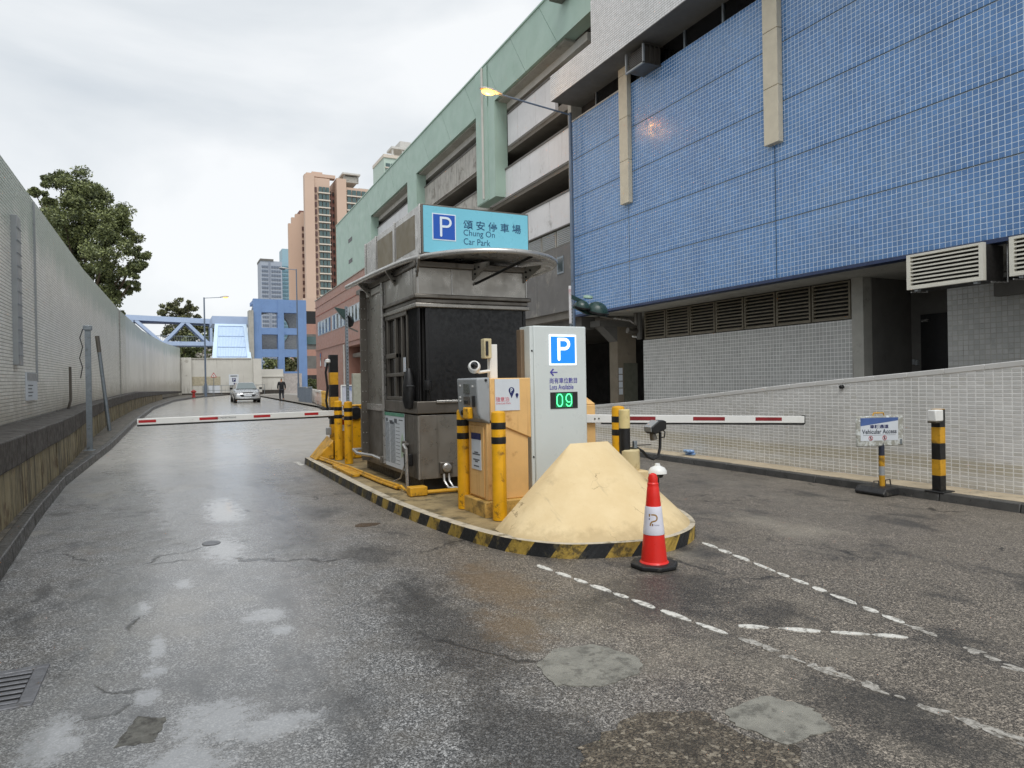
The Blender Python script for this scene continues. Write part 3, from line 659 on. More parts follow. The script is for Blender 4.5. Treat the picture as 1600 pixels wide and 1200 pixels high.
tag(mound().build('concrete_mound', M_CREAM, origin=(3.9, 5.6, .118), ang=40), 'cream painted concrete mound at the nose of the island', 'mound')
# ------------------------------------------------------------------ attendant booth
T = .13
BX0, BX1, BYF, BYM, BYB = 2.90, 4.56, 8.63, 10.15, 11.75
booth = thing('ticket_booth', 'stainless steel attendant booth with curved canopy and turquoise car park sign on top', 'booth', (3.7, 10.0, T))
def bbox(name, m, x0, x1, y0, y1, z0, z1, bev=.006, par=None):
    b = MB(); b.box(x0, x1, y0, y1, z0, z1); return b.build(name, m, par or booth, bev=bev)
bbox('plinth', M_BLK, BX0+.10, BX1-.08, BYF+.10, BYB-.05, .11, .30, 0)
# lower steel skirt: front and side panels with lapped seams
body = bbox('body', M_STEEL_D, BX0+.012, BX1-.012, BYF+.012, BYB, .28, 1.13, 0)
for x0, x1 in ((BX0+.02, BX0+.62), (BX0+.626, BX0+1.15), (BX0+1.156, BX1-.02)):
    bbox('front_panel', M_STEEL, x0, x1, BYF, BYF+.02, .285, 1.13, .004)
for y0, y1 in ((BYF+.03, BYF+.20), (BYF+.206, BYF+.75), (BYF+.756, BYM)):
    bbox('side_panel', M_STEEL_D, BX0, BX0+.02, y0, y1, .285, 1.13, .004)
b = MB(); b.cyl((BX0+.012, BYF+.012, .285), (BX0+.012, BYF+.012, 1.13), .022, n=12); b.build('corner_post', M_STEEL, booth)
# sill band
bbox('sill', M_STEEL_D, BX0-.015, BX1+.015, BYF-.02, BYM+.02, 1.15, 1.315, .01)
bbox('sill_trim', M_STEEL_L, BX0+.25, BX1+.03, BYF-.045, BYF-.02, 1.29, 1.325, .006)
# window zone
bbox('interior', M_SHUT, BX0+.12, BX1-.1, BYF+.12, BYB-.1, 1.3, 2.6, 0)
fw_ = bbox('front_window', M_DARK, BX0+.13, BX1-.03, BYF+.03, BYF+.06, 1.315, 2.58, 0)
for x in (BX0+.13, BX1-.07):
    bbox('window_bar', M_BLK, x, x+.045, BYF+.018, BYF+.03, 1.315, 2.58, .004, fw_)
sw = bbox('side_window', M_DARK, BX0+.04, BX0+.06, BYF+.03, BYF+.42, 1.315, 2.57, 0)
for y in np.arange(BYF+.05, BYF+.42, .045):
    b = MB(); b.cyl((BX0+.03, y, 1.32), (BX0+.03, y, 2.56), .006, n=6); b.build('mesh_wire', M_BLK, sw)
slw = bbox('sliding_window', M_GLASSB, BX0+.055, BX0+.07, BYF+.44, BYM-.03, 1.32, 2.56, 0)
for y0, y1 in ((BYF+.44, BYF+.50), (BYF+.68, BYF+.74), (BYF+.98, BYF+1.05), (BYM-.12, BYM-.03)):
    bbox('frame_stile', M_STEEL_D, BX0+.01, BX0+.055, y0, y0+(y1-y0)*.7, 1.32, 2.56, .006, slw)
for z0, z1, y0, y1 in ((1.93, 2.0, BYF+.98, BYM-.03), (1.66, 1.71, BYF+.60, BYM-.03), (2.50, 2.56, BYF+.44, BYM-.03), (1.32, 1.37, BYF+.44, BYM-.03)):
    bbox('frame_rail', M_STEEL_D, BX0, BX0+.06, y0, y1, z0, z1, .006, slw)
bbox('wall_notice', M_PAPER, BX0+.005, BX0+.012, BYF+.52, BYF+.62, 1.72, 1.92, 0)
# lintel mouldings
bbox('lintel', M_STEEL, BX0-.02, BX1+.02, BYF-.03, BYM+.02, 2.56, 2.62, .012)
bbox('lintel_moulding', M_STEEL_D, BX0+.0, BX1+.0, BYF-.005, BYM+.02, 2.62, 2.68, .012)
bbox('lintel_cap', M_STEEL_D, BX0-.035, BX1+.035, BYF-.05, BYM+.02, 2.68, 2.735, .012)
# upper steel band
bbox('upper_band', M_STEEL, BX0, BX1, BYF, BYM+.02, 2.735, 3.09, .006)
for x in (BX0+.02, BX0+.5, BX1-.03):
    bbox('band_seam', M_STEEL_L, x, x+.016, BYF-.008, BYF, 2.74, 3.085, .003)
for y in (BYF+.12, BYM-.06):
    bbox('band_seam', M_STEEL_L, BX0-.008, BX0, y, y+.02, 2.74, 3.085, .003)
bbox('roof_fascia', M_STEEL_D, BX0-.03, BX1+.03, BYF-.04, BYB, 3.09, 3.17, .01)
# rear half: tall door panel between a riveted strip and a bright edge
bbox('rear_wall', M_STEEL_D, BX0+.05, BX1-.02, BYM+.03, BYB, .30, 3.09, 0)
dr = bbox('door', M_STEEL, BX0+.02, BX0+.05, BYM+.06, BYM+1.05, .30, 2.98, .006)
bbox('kick_panel', M_STEEL_D, BX0+.008, BX0+.02, BYM+.1, BYM+1.0, .32, 1.12, .004, dr)
bbox('door_rail', M_STEEL_L, BX0-.012, BX0+.02, BYM+.06, BYM+1.2, 1.14, 1.24, .006, dr)
bbox('door_edge', M_STEEL_L, BX0-.015, BX0+.02, BYM+.02, BYM+.07, .33, 3.05, .006)
b = MB(); b.tube([(BX0-.03, BYM+.0, .36), (BX0-.03, BYM+.0, 3.08)], .022, 10); b.build('vertical_conduit', M_STEEL_L, booth)
fin = bbox('riveted_strip', M_STEEL_D, BX0-.10, BX0+.02, BYM+1.06, BYM+1.10, .30, 3.1, .004)
for x in (BX0-.078, BX0-.025):
    for z in np.arange(.42, 3.05, .17):
        b = MB(); b.lathe([(.0, .008), (.006, .006), (.009, 0)], (x, BYM+1.059, z), 8, (0, -1, 0)); b.build('rivet', M_STEEL_L, fin)
bbox('transom', M_CONC_L, BX0-.0, BX0+.03, BYM+.07, BYM+1.05, 2.985, 3.08, .004)
# floor-level bumper rail on the door side
b = MB(); b.tube([(BX0+.02, BYM+1.25, .47), (BX0-.20, BYM+1.25, .47), (BX0-.22, BYM+.9, .44), (BX0-.06, BYM+.55, .42), (BX0-.04, BYM+.05, .40)], .028, 10); b.build('bumper_rail', M_STEEL_L, booth)
bbox('rail_bracket', M_STEEL_D, BX0-.07, BX0+.02, BYM+.0, BYM+.12, .35, .46, .008)
# canopy: straight along the side, elliptical in front
rim = [(2.68, 11.6), (2.70, 11.0), (2.73, 10.2), (2.78, 9.4), (2.86, 8.75), (3.02, 8.33), (3.30, 7.98), (3.62, 7.79), (3.98, 7.73), (4.36, 7.84), (4.68, 8.09), (4.90, 8.45), (5.01, 8.9), (5.03, 9.4), (4.96, 9.9), (4.8, 10.2)]
RM = [Vector((p.x, p.y)) for p in smooth_path(rim, 4)]
b = MB(); cen = Vector((3.75, 9.6)); n = len(RM)
rings = [(1., 3.2), (.86, 3.235), (.66, 3.245)]
vs = []
for k, z in rings: vs += [(cen.x+(p.x-cen.x)*k, cen.y+(p.y-cen.y)*k, z) for p in RM]
for k, z in rings[::-1]: vs += [(cen.x+(p.x-cen.x)*k, cen.y+(p.y-cen.y)*k, z-.022) for p in RM]
fs = [(j*n+i_, j*n+i_+1, (j+1)*n+i_+1, (j+1)*n+i_) for j in range(5) for i_ in range(n-1)]
b.add(vs, fs); can = b.build('canopy', M_STEEL_L, booth, ang=50)
b = MB(); b.tube([(p.x, p.y, 3.2) for p in RM], .038, 12); b.build('canopy_rim', M_STEEL_L, can)
for (wx, wy, ox, oy) in ((2.9, 8.62, 2.93, 8.52), (2.9, 9.5, 2.76, 9.45), (2.9, 10.7, 2.70, 10.7)):
    pass
def bracket(ax, ay, bx_, by_):
    d = Vector((bx_-ax, by_-ay)); nn = Vector((-d.y, d.x)).normalized()*.012
    b = MB(); b.extr([(ax-nn.x, ay-nn.y, 3.18), (bx_-nn.x, by_-nn.y, 3.18), (bx_-nn.x, by_-nn.y, 3.14), (ax-nn.x, ay-nn.y, 2.95)], (2*nn.x, 2*nn.y, 0)); br = b.build('canopy_bracket', M_STEEL, booth, smooth=False)
    for f, z in ((.16, 3.1), (.16, 3.03), (.4, 3.12)):
        p = Vector((ax, ay))+d*f; b = MB(); b.cyl((p.x-nn.x*1.8, p.y-nn.y*1.8, z), (p.x+nn.x*1.8, p.y+nn.y*1.8, z), .016, n=10); b.build('bolt', M_BLK, br)
bracket(2.92, 8.64, 2.84, 8.30); bracket(3.72, 8.62, 3.86, 8.40); bracket(4.5, 8.62, 4.66, 8.40); bracket(2.90, 9.55, 2.75, 9.5); bracket(2.9, 10.9, 2.7, 10.9)
b = MB(); b.tube([(3.74, 8.6, 2.9), (4.2, 7.80, 3.17)], .018, 8); b.build('canopy_stay', M_BLK, booth)
# sign box on the roof
SX0, SX1, SY0, SY1, SZ0, SZ1 = 2.93, 4.50, 8.45, 11.3, 3.24, 3.885
sb = bbox('sign_box', M_STEEL_L, SX0, SX1, SY0+.02, SY1, SZ0, SZ1, .008)
bbox('sign_frame', M_STEEL_D, SX0, SX1, SY0, SY0+.02, SZ0, SZ1, .004, sb)
bbox('sign_face', M_SIGNT, SX0+.025, SX1-.015, SY0-.006, SY0, SZ0+.02, SZ1-.02, 0, sb)
px0, px1, pz0, pz1 = 3.075, 3.405, 3.425, 3.775
bbox('parking_badge', M_SIGNW, px0, px1, SY0-.010, SY0-.006, pz0, pz1, 0, sb)
bbox('badge_field', M_SIGNB, px0+.014, px1-.014, SY0-.013, SY0-.010, pz0+.014, pz1-.014, 0, sb)
def pmark(o, w, h, st, m, par, depth=.004, rd=(1, 0, 0), ud=(0, 0, 1)):
    """A rounded capital P drawn with one stroke width."""
    rd, ud = Vector(rd), Vector(ud); nd = rd.cross(ud); r = st/2; b = MB(); R0 = h*.27
    pts = [(r, r), (r, h-r), (w-R0-r*.4, h-r)]
    for k in range(9):
        a = math.pi/2-math.pi*k/8; pts.append((w-R0-r*.2+(R0-r)*math.cos(a)*1.05, h-R0+(R0-r)*math.sin(a)))
    pts.append((r, h-2*R0+r))
    pts[-1] = (st*.999, h-2*R0+r)
    o = Vector(o); V2 = [Vector(p) for p in pts]; L_, R_ = [], []
    for i, p in enumerate(V2):
        d1 = (p-V2[i-1]).normalized() if i else None; d2 = (V2[i+1]-p).normalized() if i < len(V2)-1 else None
        d = ((d1 or d2)+(d2 or d1)).normalized(); q = Vector((-d.y, d.x)); k = 1/max(.5, abs(q.dot(Vector((-(d1 or d2).y, (d1 or d2).x)))))
        L_.append(p+q*r*k); R_.append(p-q*r*k)
    cap = [V2[0]+Vector((r*math.cos(math.pi+math.pi*k/8), r*math.sin(math.pi+math.pi*k/8))) for k in range(1, 8)]
    W3 = lambda p, z_: o+rd*p.x+ud*p.y+nd*z_
    n = len(V2); vs = [W3(p, depth) for p in L_]+[W3(p, depth) for p in R_]+[W3(p, depth) for p in cap]
    fs = [(i, n+i, n+i+1, i+1) for i in range(n-1)]+[(0,)+tuple(2*n+k for k in range(7))+(n,)]
    m2 = len(vs); vs += [v-nd*depth*.9 for v in vs]
    fs += [(i, i+1, m2+i+1, m2+i) for i in range(n-1)]+[(n+i, n+i+1, m2+n+i+1, m2+n+i) for i in range(n-1)]
    b.add(vs, fs)
    return b.build('lettering', m, par, smooth=False)
pmark((px0+.105, SY0-.013, pz0+.045), .165, .265, .03, M_SIGNW, sb)
text('頌 安 停 車 場', (3.515, SY0-.006, 3.60), (1, 0, 0), (0, 0, 1), .86, .125, M_TEALINK, sb, bold=.010)
text('Chung On', (3.515, SY0-.006, 3.49), (1, 0, 0), (0, 0, 1), .46, .105, M_TEALINK, sb)
text('Car Park', (3.515, SY0-.006, 3.395), (1, 0, 0), (0, 0, 1), .39, .085, M_TEALINK, sb)
M_TAN = mat('tan_panel', (134, 124, 104), .6, var=.06, scale=3)
for y0, y1 in ((8.72, 9.55), (9.75, 10.55)):
    bbox('side_infill', M_TAN, SX0-.004, SX0, y0, y1, SZ0+.10, SZ1-.09, 0, sb)
for y in (8.47, 9.6, 10.6, 11.24):
    bbox('frame_post', M_STEEL_L, SX0-.02, SX0, y, y+.05, SZ0, SZ1, .004, sb)
# tariff notice on the skirt with its printed rows
ntc = bbox('tariff_notice', M_PAPER, BX0-.012, BX0-.006, 9.20, 10.16, .34, 1.135, 0)
bbox('notice_header', mat('notice_green', (88, 150, 124), .5), BX0-.015, BX0-.012, 9.20, 10.16, 1.085, 1.135, 0, ntc)
pr = MB(); rr = random.Random(5)
for k in range(34):
    z = .40+k*.0175
    for (ya, yb) in ((9.92, 10.12), (9.64, 9.88), (9.42, 9.60)):
        if yb < 9.7 and k % 3: continue
        y = yb
        while y > ya:
            l = rr.uniform(.02, .07); pr.box(BX0-.0135, BX0-.012, max(ya, y-l), y, z, z+.008); y -= l+.012
for yb, l, z, h in ((10.1, .1, 1.0, .05), (9.92, .16, 1.0, .02), (9.9, .2, .97, .035), (9.68, .14, .99, .06), (9.45, .18, 1.03, .015)):
    pr.box(BX0-.0135, BX0-.012, yb-l, yb, z, z+h)
tag(pr.build('printed_rows', M_INK, ntc, smooth=False), kind='stuff')
b = MB(); b.extr([(BX0-.0135, 9.24, .55), (BX0-.0135, 9.36, .5), (BX0-.0135, 9.38, .72), (BX0-.0135, 9.3, .86), (BX0-.0135, 9.25, .8)], (.0012, 0, 0)); b.build('printed_map', mat('map_green', (176, 196, 176), .6), ntc, smooth=False)
# electrical bits on the near corner and front
b = MB(); b.tube([(BX0-.01, 9.05, .72), (BX0-.09, 9.0, .72), (BX0-.10, 8.85, .68), (BX0-.10, 8.82, .14)], .022, 8); b.build('conduit', M_STEEL_L, booth)
bbox('socket_box', M_STEEL_D, BX0-.05, BX0, 9.08, 9.22, .60, .76, .008)
bbox('socket_box', M_BLK, BX0-.06, BX0-.0, 8.88, 9.10, .44, .60, .008)
b = MB(); b.tube([(BX0-.07, 8.98, .6), (BX0-.06, 8.95, .3), (BX0-.06, 8.92, .13)], .03, 8); b.build('cable', M_BLK, booth)
b = MB(); b.tube([(BX0-.03, 9.15, .44), (BX0-.06, 9.25, .24), (BX0-.09, 9.5, .16)], .011, 6); b.build('cable', M_STEEL_L, booth)
spk = bbox('junction_box', M_STEEL_D, 3.18, 3.36, BYF-.05, BYF, .34, .50, .012)
b = MB(); b.lathe([(.062, 0), (.062, .025), (.045, .04), (0, .045)], (3.27, BYF-.05, .425), 20, (0, -1, 0)); b.build('round_cover', M_STEEL_L, spk)
for dx in (-.035, .035):
    b = MB(); b.tube([(3.27+dx, BYF-.03, .36), (3.27+dx, BYF-.05, .25), (3.30+dx, BYF-.12, .165), (3.44+dx, BYF-.32, .155)], .017, 8); b.build('conduit', M_STEEL_L, booth)
# hand-cream speaker flap under the side window and a hanging black bag of cables
b = MB(); b.lathe([(0, -.22), (.07, -.2), (.095, -.1), (.09, .1), (.06, .26), (.03, .34), (0, .34)], (BX0-.04, 8.86, 1.42), 14); b.build('cable_pouch', M_BLK, booth)
b = MB(); b.tube([(BX0-.05, 8.9, 1.55), (BX0-.1, 8.75, 1.52), (BX0-.05, 8.62, 1.52)], .012, 6); b.build('pouch_strap', M_BLK, booth)
b = MB(); b.lathe([(.05, 0), (.06, .05), (.05, .13), (0, .15)], (BX0+.13, BYF-.04, 1.46), 12); b.build('lamp_pod', M_BLK, booth)
# yellow conduits along the island
cnd = thing('conduit_run', 'yellow painted conduits running along the island beside the booth', 'conduit', (2.7, 10.5, T))
for dx, dz in ((0, 0), (.045, 0), (.02, .03)):
    b = MB(); b.tube([(2.50+dx, 13.3, .15+dz), (2.62+dx, 11.4, .15+dz), (2.66+dx, 9.6, .15+dz), (2.70+dx, 8.98, .15+dz)], .022, 8); b.build('conduit', M_YEL2, cnd)
b = MB(); b.tube([(2.70, 8.98, .15), (2.72, 8.85, .19), (2.74, 8.75, .15), (2.74, 8.5, .15)], .018, 8); b.build('conduit', M_YEL2, cnd)
b = MB(); b.box(2.67, 2.90, 8.30, 8.46, .125, .24); b.build('junction_box', M_YEL2, cnd, bev=.01)
for dy in (0, .06):
    b = MB(); b.tube([(2.9, 8.36+dy, .155), (3.5, 8.32+dy, .155), (4.2, 8.30+dy, .155)], .02, 8); b.build('conduit', M_YEL2, cnd)
for x in (3.30, 3.37):
    b = MB(); b.tube([(x+.2, 8.28, .15), (x+.45, 7.9, .15), (x+.6, 7.5, .15)], .018, 8); b.build('conduit', M_YEL2, cnd)
b = MB(); b.box(2.48, 2.60, 10.6, 12.1, .12, .165); b.build('cover_plate', M_YEL2, cnd, bev=.006)

# ------------------------------------------------------------------ bollards
def bollard(loc, h, r, label, sunk=0.):
    t = thing('bollard', label, 'bollard', loc, group='yellow bollards with black bands on the island')
    b = MB(); b.lathe([(r, 0), (r, h-.035), (r*.93, h-.012), (r*.75, h-.002), (0, h+.006)], (0, 0, 0), 28); b.build('post', M_YEL, t, local=True)
    for z0, z1 in ((h-.185, h-.115), (h-.335, h-.265)):
        b = MB(); b.lathe([(r+.0015, z0), (r+.002, z0+.002), (r+.002, z1-.002), (r+.0015, z1)], (0, 0, 0), 28); b.build('band', M_BLK, t, local=True)
    return t
B0 = bollard((2.97, 7.24, .125), 1.125, .075, 'yellow bollard with two black bands at the rear corner of the payment machine')
dup(B0, (3.03, 6.43, .125), 'tall yellow bollard with two black bands directly in front of the payment machine')
dup(B0, (4.62, 6.55, .125), 'yellow bollard with black bands rising behind the right shoulder of the cream mound')
dup(B0, (2.86, 12.45, .125), 'yellow bollard with black bands in front of the entry barrier cabinet')
dup(B0, (2.84, 13.2, .125), 'yellow bollard half hidden behind the entry barrier arm')

# ------------------------------------------------------------------ payment machine
pm = thing('payment_machine', 'orange buff payment terminal with grey card reader head and parking poster', 'payment machine', (3.25, 6.9, T))
def pbox(name, m, x0, x1, y0, y1, z0, z1, bev=.008, par=None):
    b = MB(); b.box(x0, x1, y0, y1, z0, z1); return b.build(name, m, par or pm, bev=bev)
pbox('plinth', mat('stained_yellow_concrete', (196, 158, 84), .65, var=.15, scale=6, bump=.3, bscale=40, dirt=(120, 96, 52), dscale=5, damt=.7), 2.94, 3.80, 6.60, 7.30, .11, .285, .012)
pbox('lower_cabinet', M_ORNG, 3.0, 3.50, 6.66, 7.16, .285, 1.12, .012)
pbox('cabinet_door', M_ORNG, 2.985, 3.0, 6.72, 7.12, .31, 1.08, .006)
b = MB(); b.extr([(3.035, 6.635, 1.14), (3.525, 6.635, .935), (3.525, 6.635, 1.595), (3.035, 6.635, 1.595)], (0, .56, 0)); b.build('upper_housing', M_ORNG, pm, bev=.01)
b = MB(); b.extr([(2.88, 6.64, 1.60), (3.04, 6.64, 1.605), (3.04, 6.64, 1.10), (2.925, 6.64, 1.16), (2.895, 6.64, 1.23)], (0, .56, 0)); hd = b.build('reader_head', M_GREYP, pm, bev=.02, seg=3)
pbox('display', mat('grey_lcd', (92, 96, 92), .2), 2.873, 2.885, 6.84, 6.99, 1.435, 1.54, .003, hd)
pbox('slot_panel', M_STEEL_D, 2.877, 2.887, 6.84, 7.0, 1.31, 1.40, .003, hd)
pbox('card_slot', M_BLK, 2.873, 2.887, 6.70, 6.76, 1.29, 1.41, .003, hd)
pbox('ticket_slot', M_BLK, 2.873, 2.887, 6.87, 6.98, 1.325, 1.36, .003, hd)
pbox('card_pad', M_YEL, 2.84, 2.90, 6.78, 6.94, 1.16, 1.285, .015, hd)
b = MB(); b.lathe([(.028, 0), (.028, .02), (0, .026)], (2.895, 7.06, 1.22), 14, (-1, 0, 0)); b.build('button', M_BLK, hd)
for y, z in ((7.1, 1.51), (7.1, 1.38), (7.1, 1.34), (6.75, 1.5)):
    pbox('button', M_WHITE, 2.877, 2.887, y-.018, y+.018, z, z+.02, .003, hd)
b = MB(); b.lathe([(.016, 0), (.012, .012), (0, .014)], (2.99, 6.64, 1.575), 12, (0, -1, 0)); b.build('screw', M_BLK, hd)
ps = pbox('poster', M_PAPER, 3.09, 3.385, 6.628, 6.634, 1.245, 1.585, 0)
def pin(cx, cz, r, m, par, y=6.628):
    b = MB(); pts = []
    for k in range(17):
        a = R(-28)+R(236)*k/16; pts.append((cx+r*math.cos(a), y, cz+r*math.sin(a)))
    pts.append((cx, y, cz-r*2.4)); b.extr(pts, (0, -.002, 0)); b.build('map_pin', m, par, smooth=False)
pin(3.287, 1.46, .035, M_NAVY, ps); pin(3.352, 1.412, .018, M_NAVY, ps)
text('P', (3.274, 6.626, 1.438), (1, 0, 0), (0, 0, 1), .026, .045, M_SIGNW, ps, bold=.02)
M_PINK = mat('red_print', (206, 70, 88), .5)
text('隨意泊', (3.10, 6.628, 1.342), (1, 0, 0), (0, 0, 1), .155, .05, M_PINK, ps)
text('One-Link Park', (3.10, 6.628, 1.314), (1, 0, 0), (0, 0, 1), .175, .02, M_PINK, ps)
st_ = pbox('sticker', M_PAPER, 2.978, 2.985, 6.78, 7.03, .60, .93, 0)
pbox('sticker_head', M_NAVY, 2.975, 2.978, 6.78, 7.03, .93, 1.0, 0, st_)
for k, (a_, b_) in enumerate(((.82, .2), (.84, .1), (.76, .17), (.74, .08), (.69, .14))):
    pbox('sticker_line', M_INK, 2.9765, 2.978, 6.9-b_/2, 6.9+b_/2, a_-.06, a_-.045, 0, st_)
# camera mast standing behind the terminal head
b = MB(); b.box(3.20, 3.31, 7.02, 7.06, 1.59, 1.98); b.box(3.20, 3.215, 6.98, 7.02, 1.59, 1.98); mast = b.build('mast', M_WHITE, pm, bev=.004)
b = MB(); b.box(3.12, 3.21, 6.95, 7.05, 1.82, 2.04); bx = b.build('sensor_box', mat('aged_cream_plastic', (206, 192, 152), .5), mast, bev=.008)
b = MB(); b.box(3.135, 3.165, 6.94, 6.951, 1.85, 2.01); b.build('sensor_window', M_BLK, bx, smooth=False)
b = MB(); b.tube([(3.20, 7.0, 1.68), (3.05, 6.95, 1.665), (3.02, 6.95, 1.675)], .017, 8); arm = b.build('camera_arm', M_WHITE, mast)
b = MB(); b.lathe([(.066, -.05), (.07, -.01), (.06, .02), (.05, .028)], (2.985, 6.93, 1.73), 22, (-.35, -.85, .35)); dc = b.build('camera_dome', M_WHITE, mast)
b = MB(); b.lathe([(.045, 0), (.04, .025), (.022, .043), (0, .05)], (2.978, 6.913, 1.737), 18, (-.35, -.85, .35)); b.build('camera_lens', M_GLASSB, dc)
b = MB(); b.tube([(3.0, 6.97, 1.66), (3.05, 7.0, 1.60), (3.12, 7.02, 1.585)], .004, 5); b.build('wire', M_BLK, mast)

# ------------------------------------------------------------------ illuminated lots-available tower
TY = 6.82
tw = thing('sign_tower', 'tall pale grey parking tower with lit blue P panel and green 09 counter', 'sign', (4.0, 7.0, T))
def tbox(name, m, x0, x1, y0, y1, z0, z1, bev=.006, par=None):
    b = MB(); b.box(x0, x1, y0, y1, z0, z1); return b.build(name, m, par or tw, bev=bev)
tbox('cabinet', M_LGREY, 3.672, 4.37, TY, TY+.26, .16, 2.185, .012)
tbox('side_trim', M_LGREY, 3.625, 3.668, TY+.005, TY+.255, .16, 2.18, .006)
tbox('back_post', mat('brown_steel', (122, 104, 84), .5, .3, var=.1, scale=4), 3.58, 3.66, TY+.14, TY+.25, .13, 2.15, .006)
for z in (.7, 1.9):
    b = MB(); b.lathe([(.012, 0), (.008, .01), (0, .012)], (3.65, TY+.005, z), 10, (0, -1, 0)); b.build('lock', M_BLK, tw)
M_LITW = glow('lit_white', (.86, .93, 1), .75); M_LITB = glow('lit_blue', (.004, .14, .86), 1.0)
pan = tbox('parking_panel', M_LITW, 3.872, 4.23, TY-.006, TY, 1.735, 2.085, 0)
tbox('panel_field', M_LITB, 3.89, 4.212, TY-.010, TY-.006, 1.755, 2.065, 0, pan)
pmark((3.975, TY-.010, 1.785), .17, .265, .036, M_LITW, pan)
b = MB(); b.extr([(3.875, TY-.001, 1.655), (3.915, TY-.001, 1.698), (3.93, TY-.001, 1.688), (3.903, TY-.001, 1.660), (3.975, TY-.001, 1.660), (3.975, TY-.001, 1.647), (3.903, TY-.001, 1.647), (3.93, TY-.001, 1.62), (3.915, TY-.001, 1.61)], (0, -.002, 0)); b.build('arrow', M_PURP, tw, smooth=False)
text('尚有車位數目', (3.872, TY, 1.525), (1, 0, 0), (0, 0, 1), .365, .066, M_PURP, tw, bold=.012)
text('Lots Available', (3.872, TY, 1.455), (1, 0, 0), (0, 0, 1), .315, .058, M_PURP, tw, bold=.012)
ledp = tbox('counter', M_GLASSB, 3.875, 4.24, TY-.006, TY, 1.235, 1.425, .002)
M_LED = glow('green_led', (.10, 1, .35), 1.5); M_LEDG = glow('green_led_glow', (0, .16, .05), .35)
def seg(pts):
    b = MB()
    for (a, c) in zip(pts, pts[1:]): b.beam((a[0], TY-.009, a[1]), (c[0], TY-.009, c[1]), .004, .013, (0, -1, 0)) if False else b.tube([(a[0], TY-.008, a[1]), (c[0], TY-.008, c[1])], .0062, 6)
    return b
x, z = 3.96, 1.262; w_, h = .072, .137
seg([(x+.02, z), (x, z+.03), (x, z+h-.03), (x+.02, z+h), (x+w_-.02, z+h), (x+w_, z+h-.03), (x+w_, z+.03), (x+w_-.02, z), (x+.02, z)]).build('digit', M_LED, ledp)
x = 4.082
seg([(x, z+.025), (x+.02, z), (x+w_-.02, z), (x+w_, z+.03), (x+w_, z+h-.03), (x+w_-.02, z+h), (x+.02, z+h), (x, z+h-.03), (x, z+h-.065), (x+.02, z+h-.09), (x+w_-.02, z+h-.09)]).build('digit', M_LED, ledp)
tbox('digit_glow', M_LEDG, 3.945, 4.17, TY-.0068, TY-.006, 1.25, 1.412, 0, ledp)
b = MB(); b.cyl((3.52, TY+.9, 1.62), (3.62, TY+.9, 1.62), .042, n=14); b.build('side_lamp', mat('cream_lamp', (214, 204, 150), .4), tw)

# ------------------------------------------------------------------ entry barrier (left) and exit barrier (right)
ga = thing('entry_barrier', 'yellow barrier cabinet with white and red arm lowered across the left lane', 'barrier', (3.2, 13.45, T))
def gbox(name, m, x0, x1, y0, y1, z0, z1, bev=.008, par=None):
    b = MB(); b.box(x0, x1, y0, y1, z0, z1); return b.build(name, m, par, bev=bev)
cab = gbox('cabinet', M_YEL, 3.02, 3.42, 13.30, 13.62, .12, 1.13, .02, ga)
gbox('cabinet_lid', M_YEL, 3.01, 3.43, 13.29, 13.63, 1.13, 1.16, .012, ga)
gbox('cabinet_door', M_YEL, 3.16, 3.40, 13.288, 13.30, .2, .86, .004, ga)
gbox('front_leg', M_YEL2, 2.92, 3.02, 13.36, 13.56, .12, 1.02, .01, ga)
stk = gbox('sticker', M_PAPER, 2.93, 3.01, 13.352, 13.36, .66, .92, 0, ga); gbox('sticker_print', M_REDP, 2.945, 2.995, 13.349, 13.352, .78, .88, 0, stk)
b = MB(); b.lathe([(.13, 0), (.13, .03), (.11, .05), (0, .055)], (3.19, 13.29, 1.0), 24, (0, -1, 0)); b.build('pivot_cover', M_BLK, ga)
b = MB(); b.lathe([(.012, 0), (.008, .014), (0, .016)], (3.36, 13.286, .62), 10, (0, -1, 0)); b.build('lock', M_BLK, ga)
zt = 1.11; ARM0, ARM1 = Vector((3.06, 13.24, 1.02)), Vector((-.535, 13.24, .985))
b = MB(); b.beam(ARM0, ARM1, .055, .105); armo = b.build('arm', M_WHITE, ga, bev=.008)
b = MB(); b.beam(ARM0+Vector((-.1, 0, -.065)), ARM1+Vector((0, 0, -.065)), .03, .028); b.build('rubber_edge', M_BLK, armo, smooth=False)
for xa, xb in ((-.50, -.10), (.72, 1.10), (1.80, 2.12), (2.74, 2.86)):
    pass
for pa, pb in ((217, 241), (302, 329), (383, 409), (464, 487)):
    f0, f1 = (540-pa)/325, (540-pb)/325
    P0, P1 = ARM0+(ARM1-ARM0)*f0, ARM0+(ARM1-ARM0)*f1
    b = MB(); b.beam(P0+Vector((0, -.0285, .005)), P1+Vector((0, -.0285, .005)), .003, .045); b.build('red_stripe', M_REDP, armo, smooth=False)
text('NO PEDESTRIANS', ARM0+(ARM1-ARM0)*.66+Vector((0, -.028, -.005)), (1, 0, 0), (0, 0, 1), .34, .03, M_INK, armo)
gb = thing('exit_barrier', 'orange barrier cabinet and long white arm with dark red stripes across the right lane', 'barrier', (4.75, 7.35, T))
gbox('cabinet', M_ORNG, 4.60, 4.86, 7.38, 7.72, .12, 1.25, .02, gb)
b = MB(); b.add([(4.60, 7.38, 1.25), (4.86, 7.38, 1.25), (4.86, 7.72, 1.25), (4.60, 7.72, 1.25), (4.60, 7.48, 1.36), (4.76, 7.48, 1.36), (4.76, 7.62, 1.36), (4.60, 7.62, 1.36)], [(3, 2, 1, 0), (4, 5, 6, 7), (0, 1, 5, 4), (1, 2, 6, 5), (2, 3, 7, 6), (3, 0, 4, 7)]); b.build('cabinet_top', M_ORNG, gb, bev=.008)
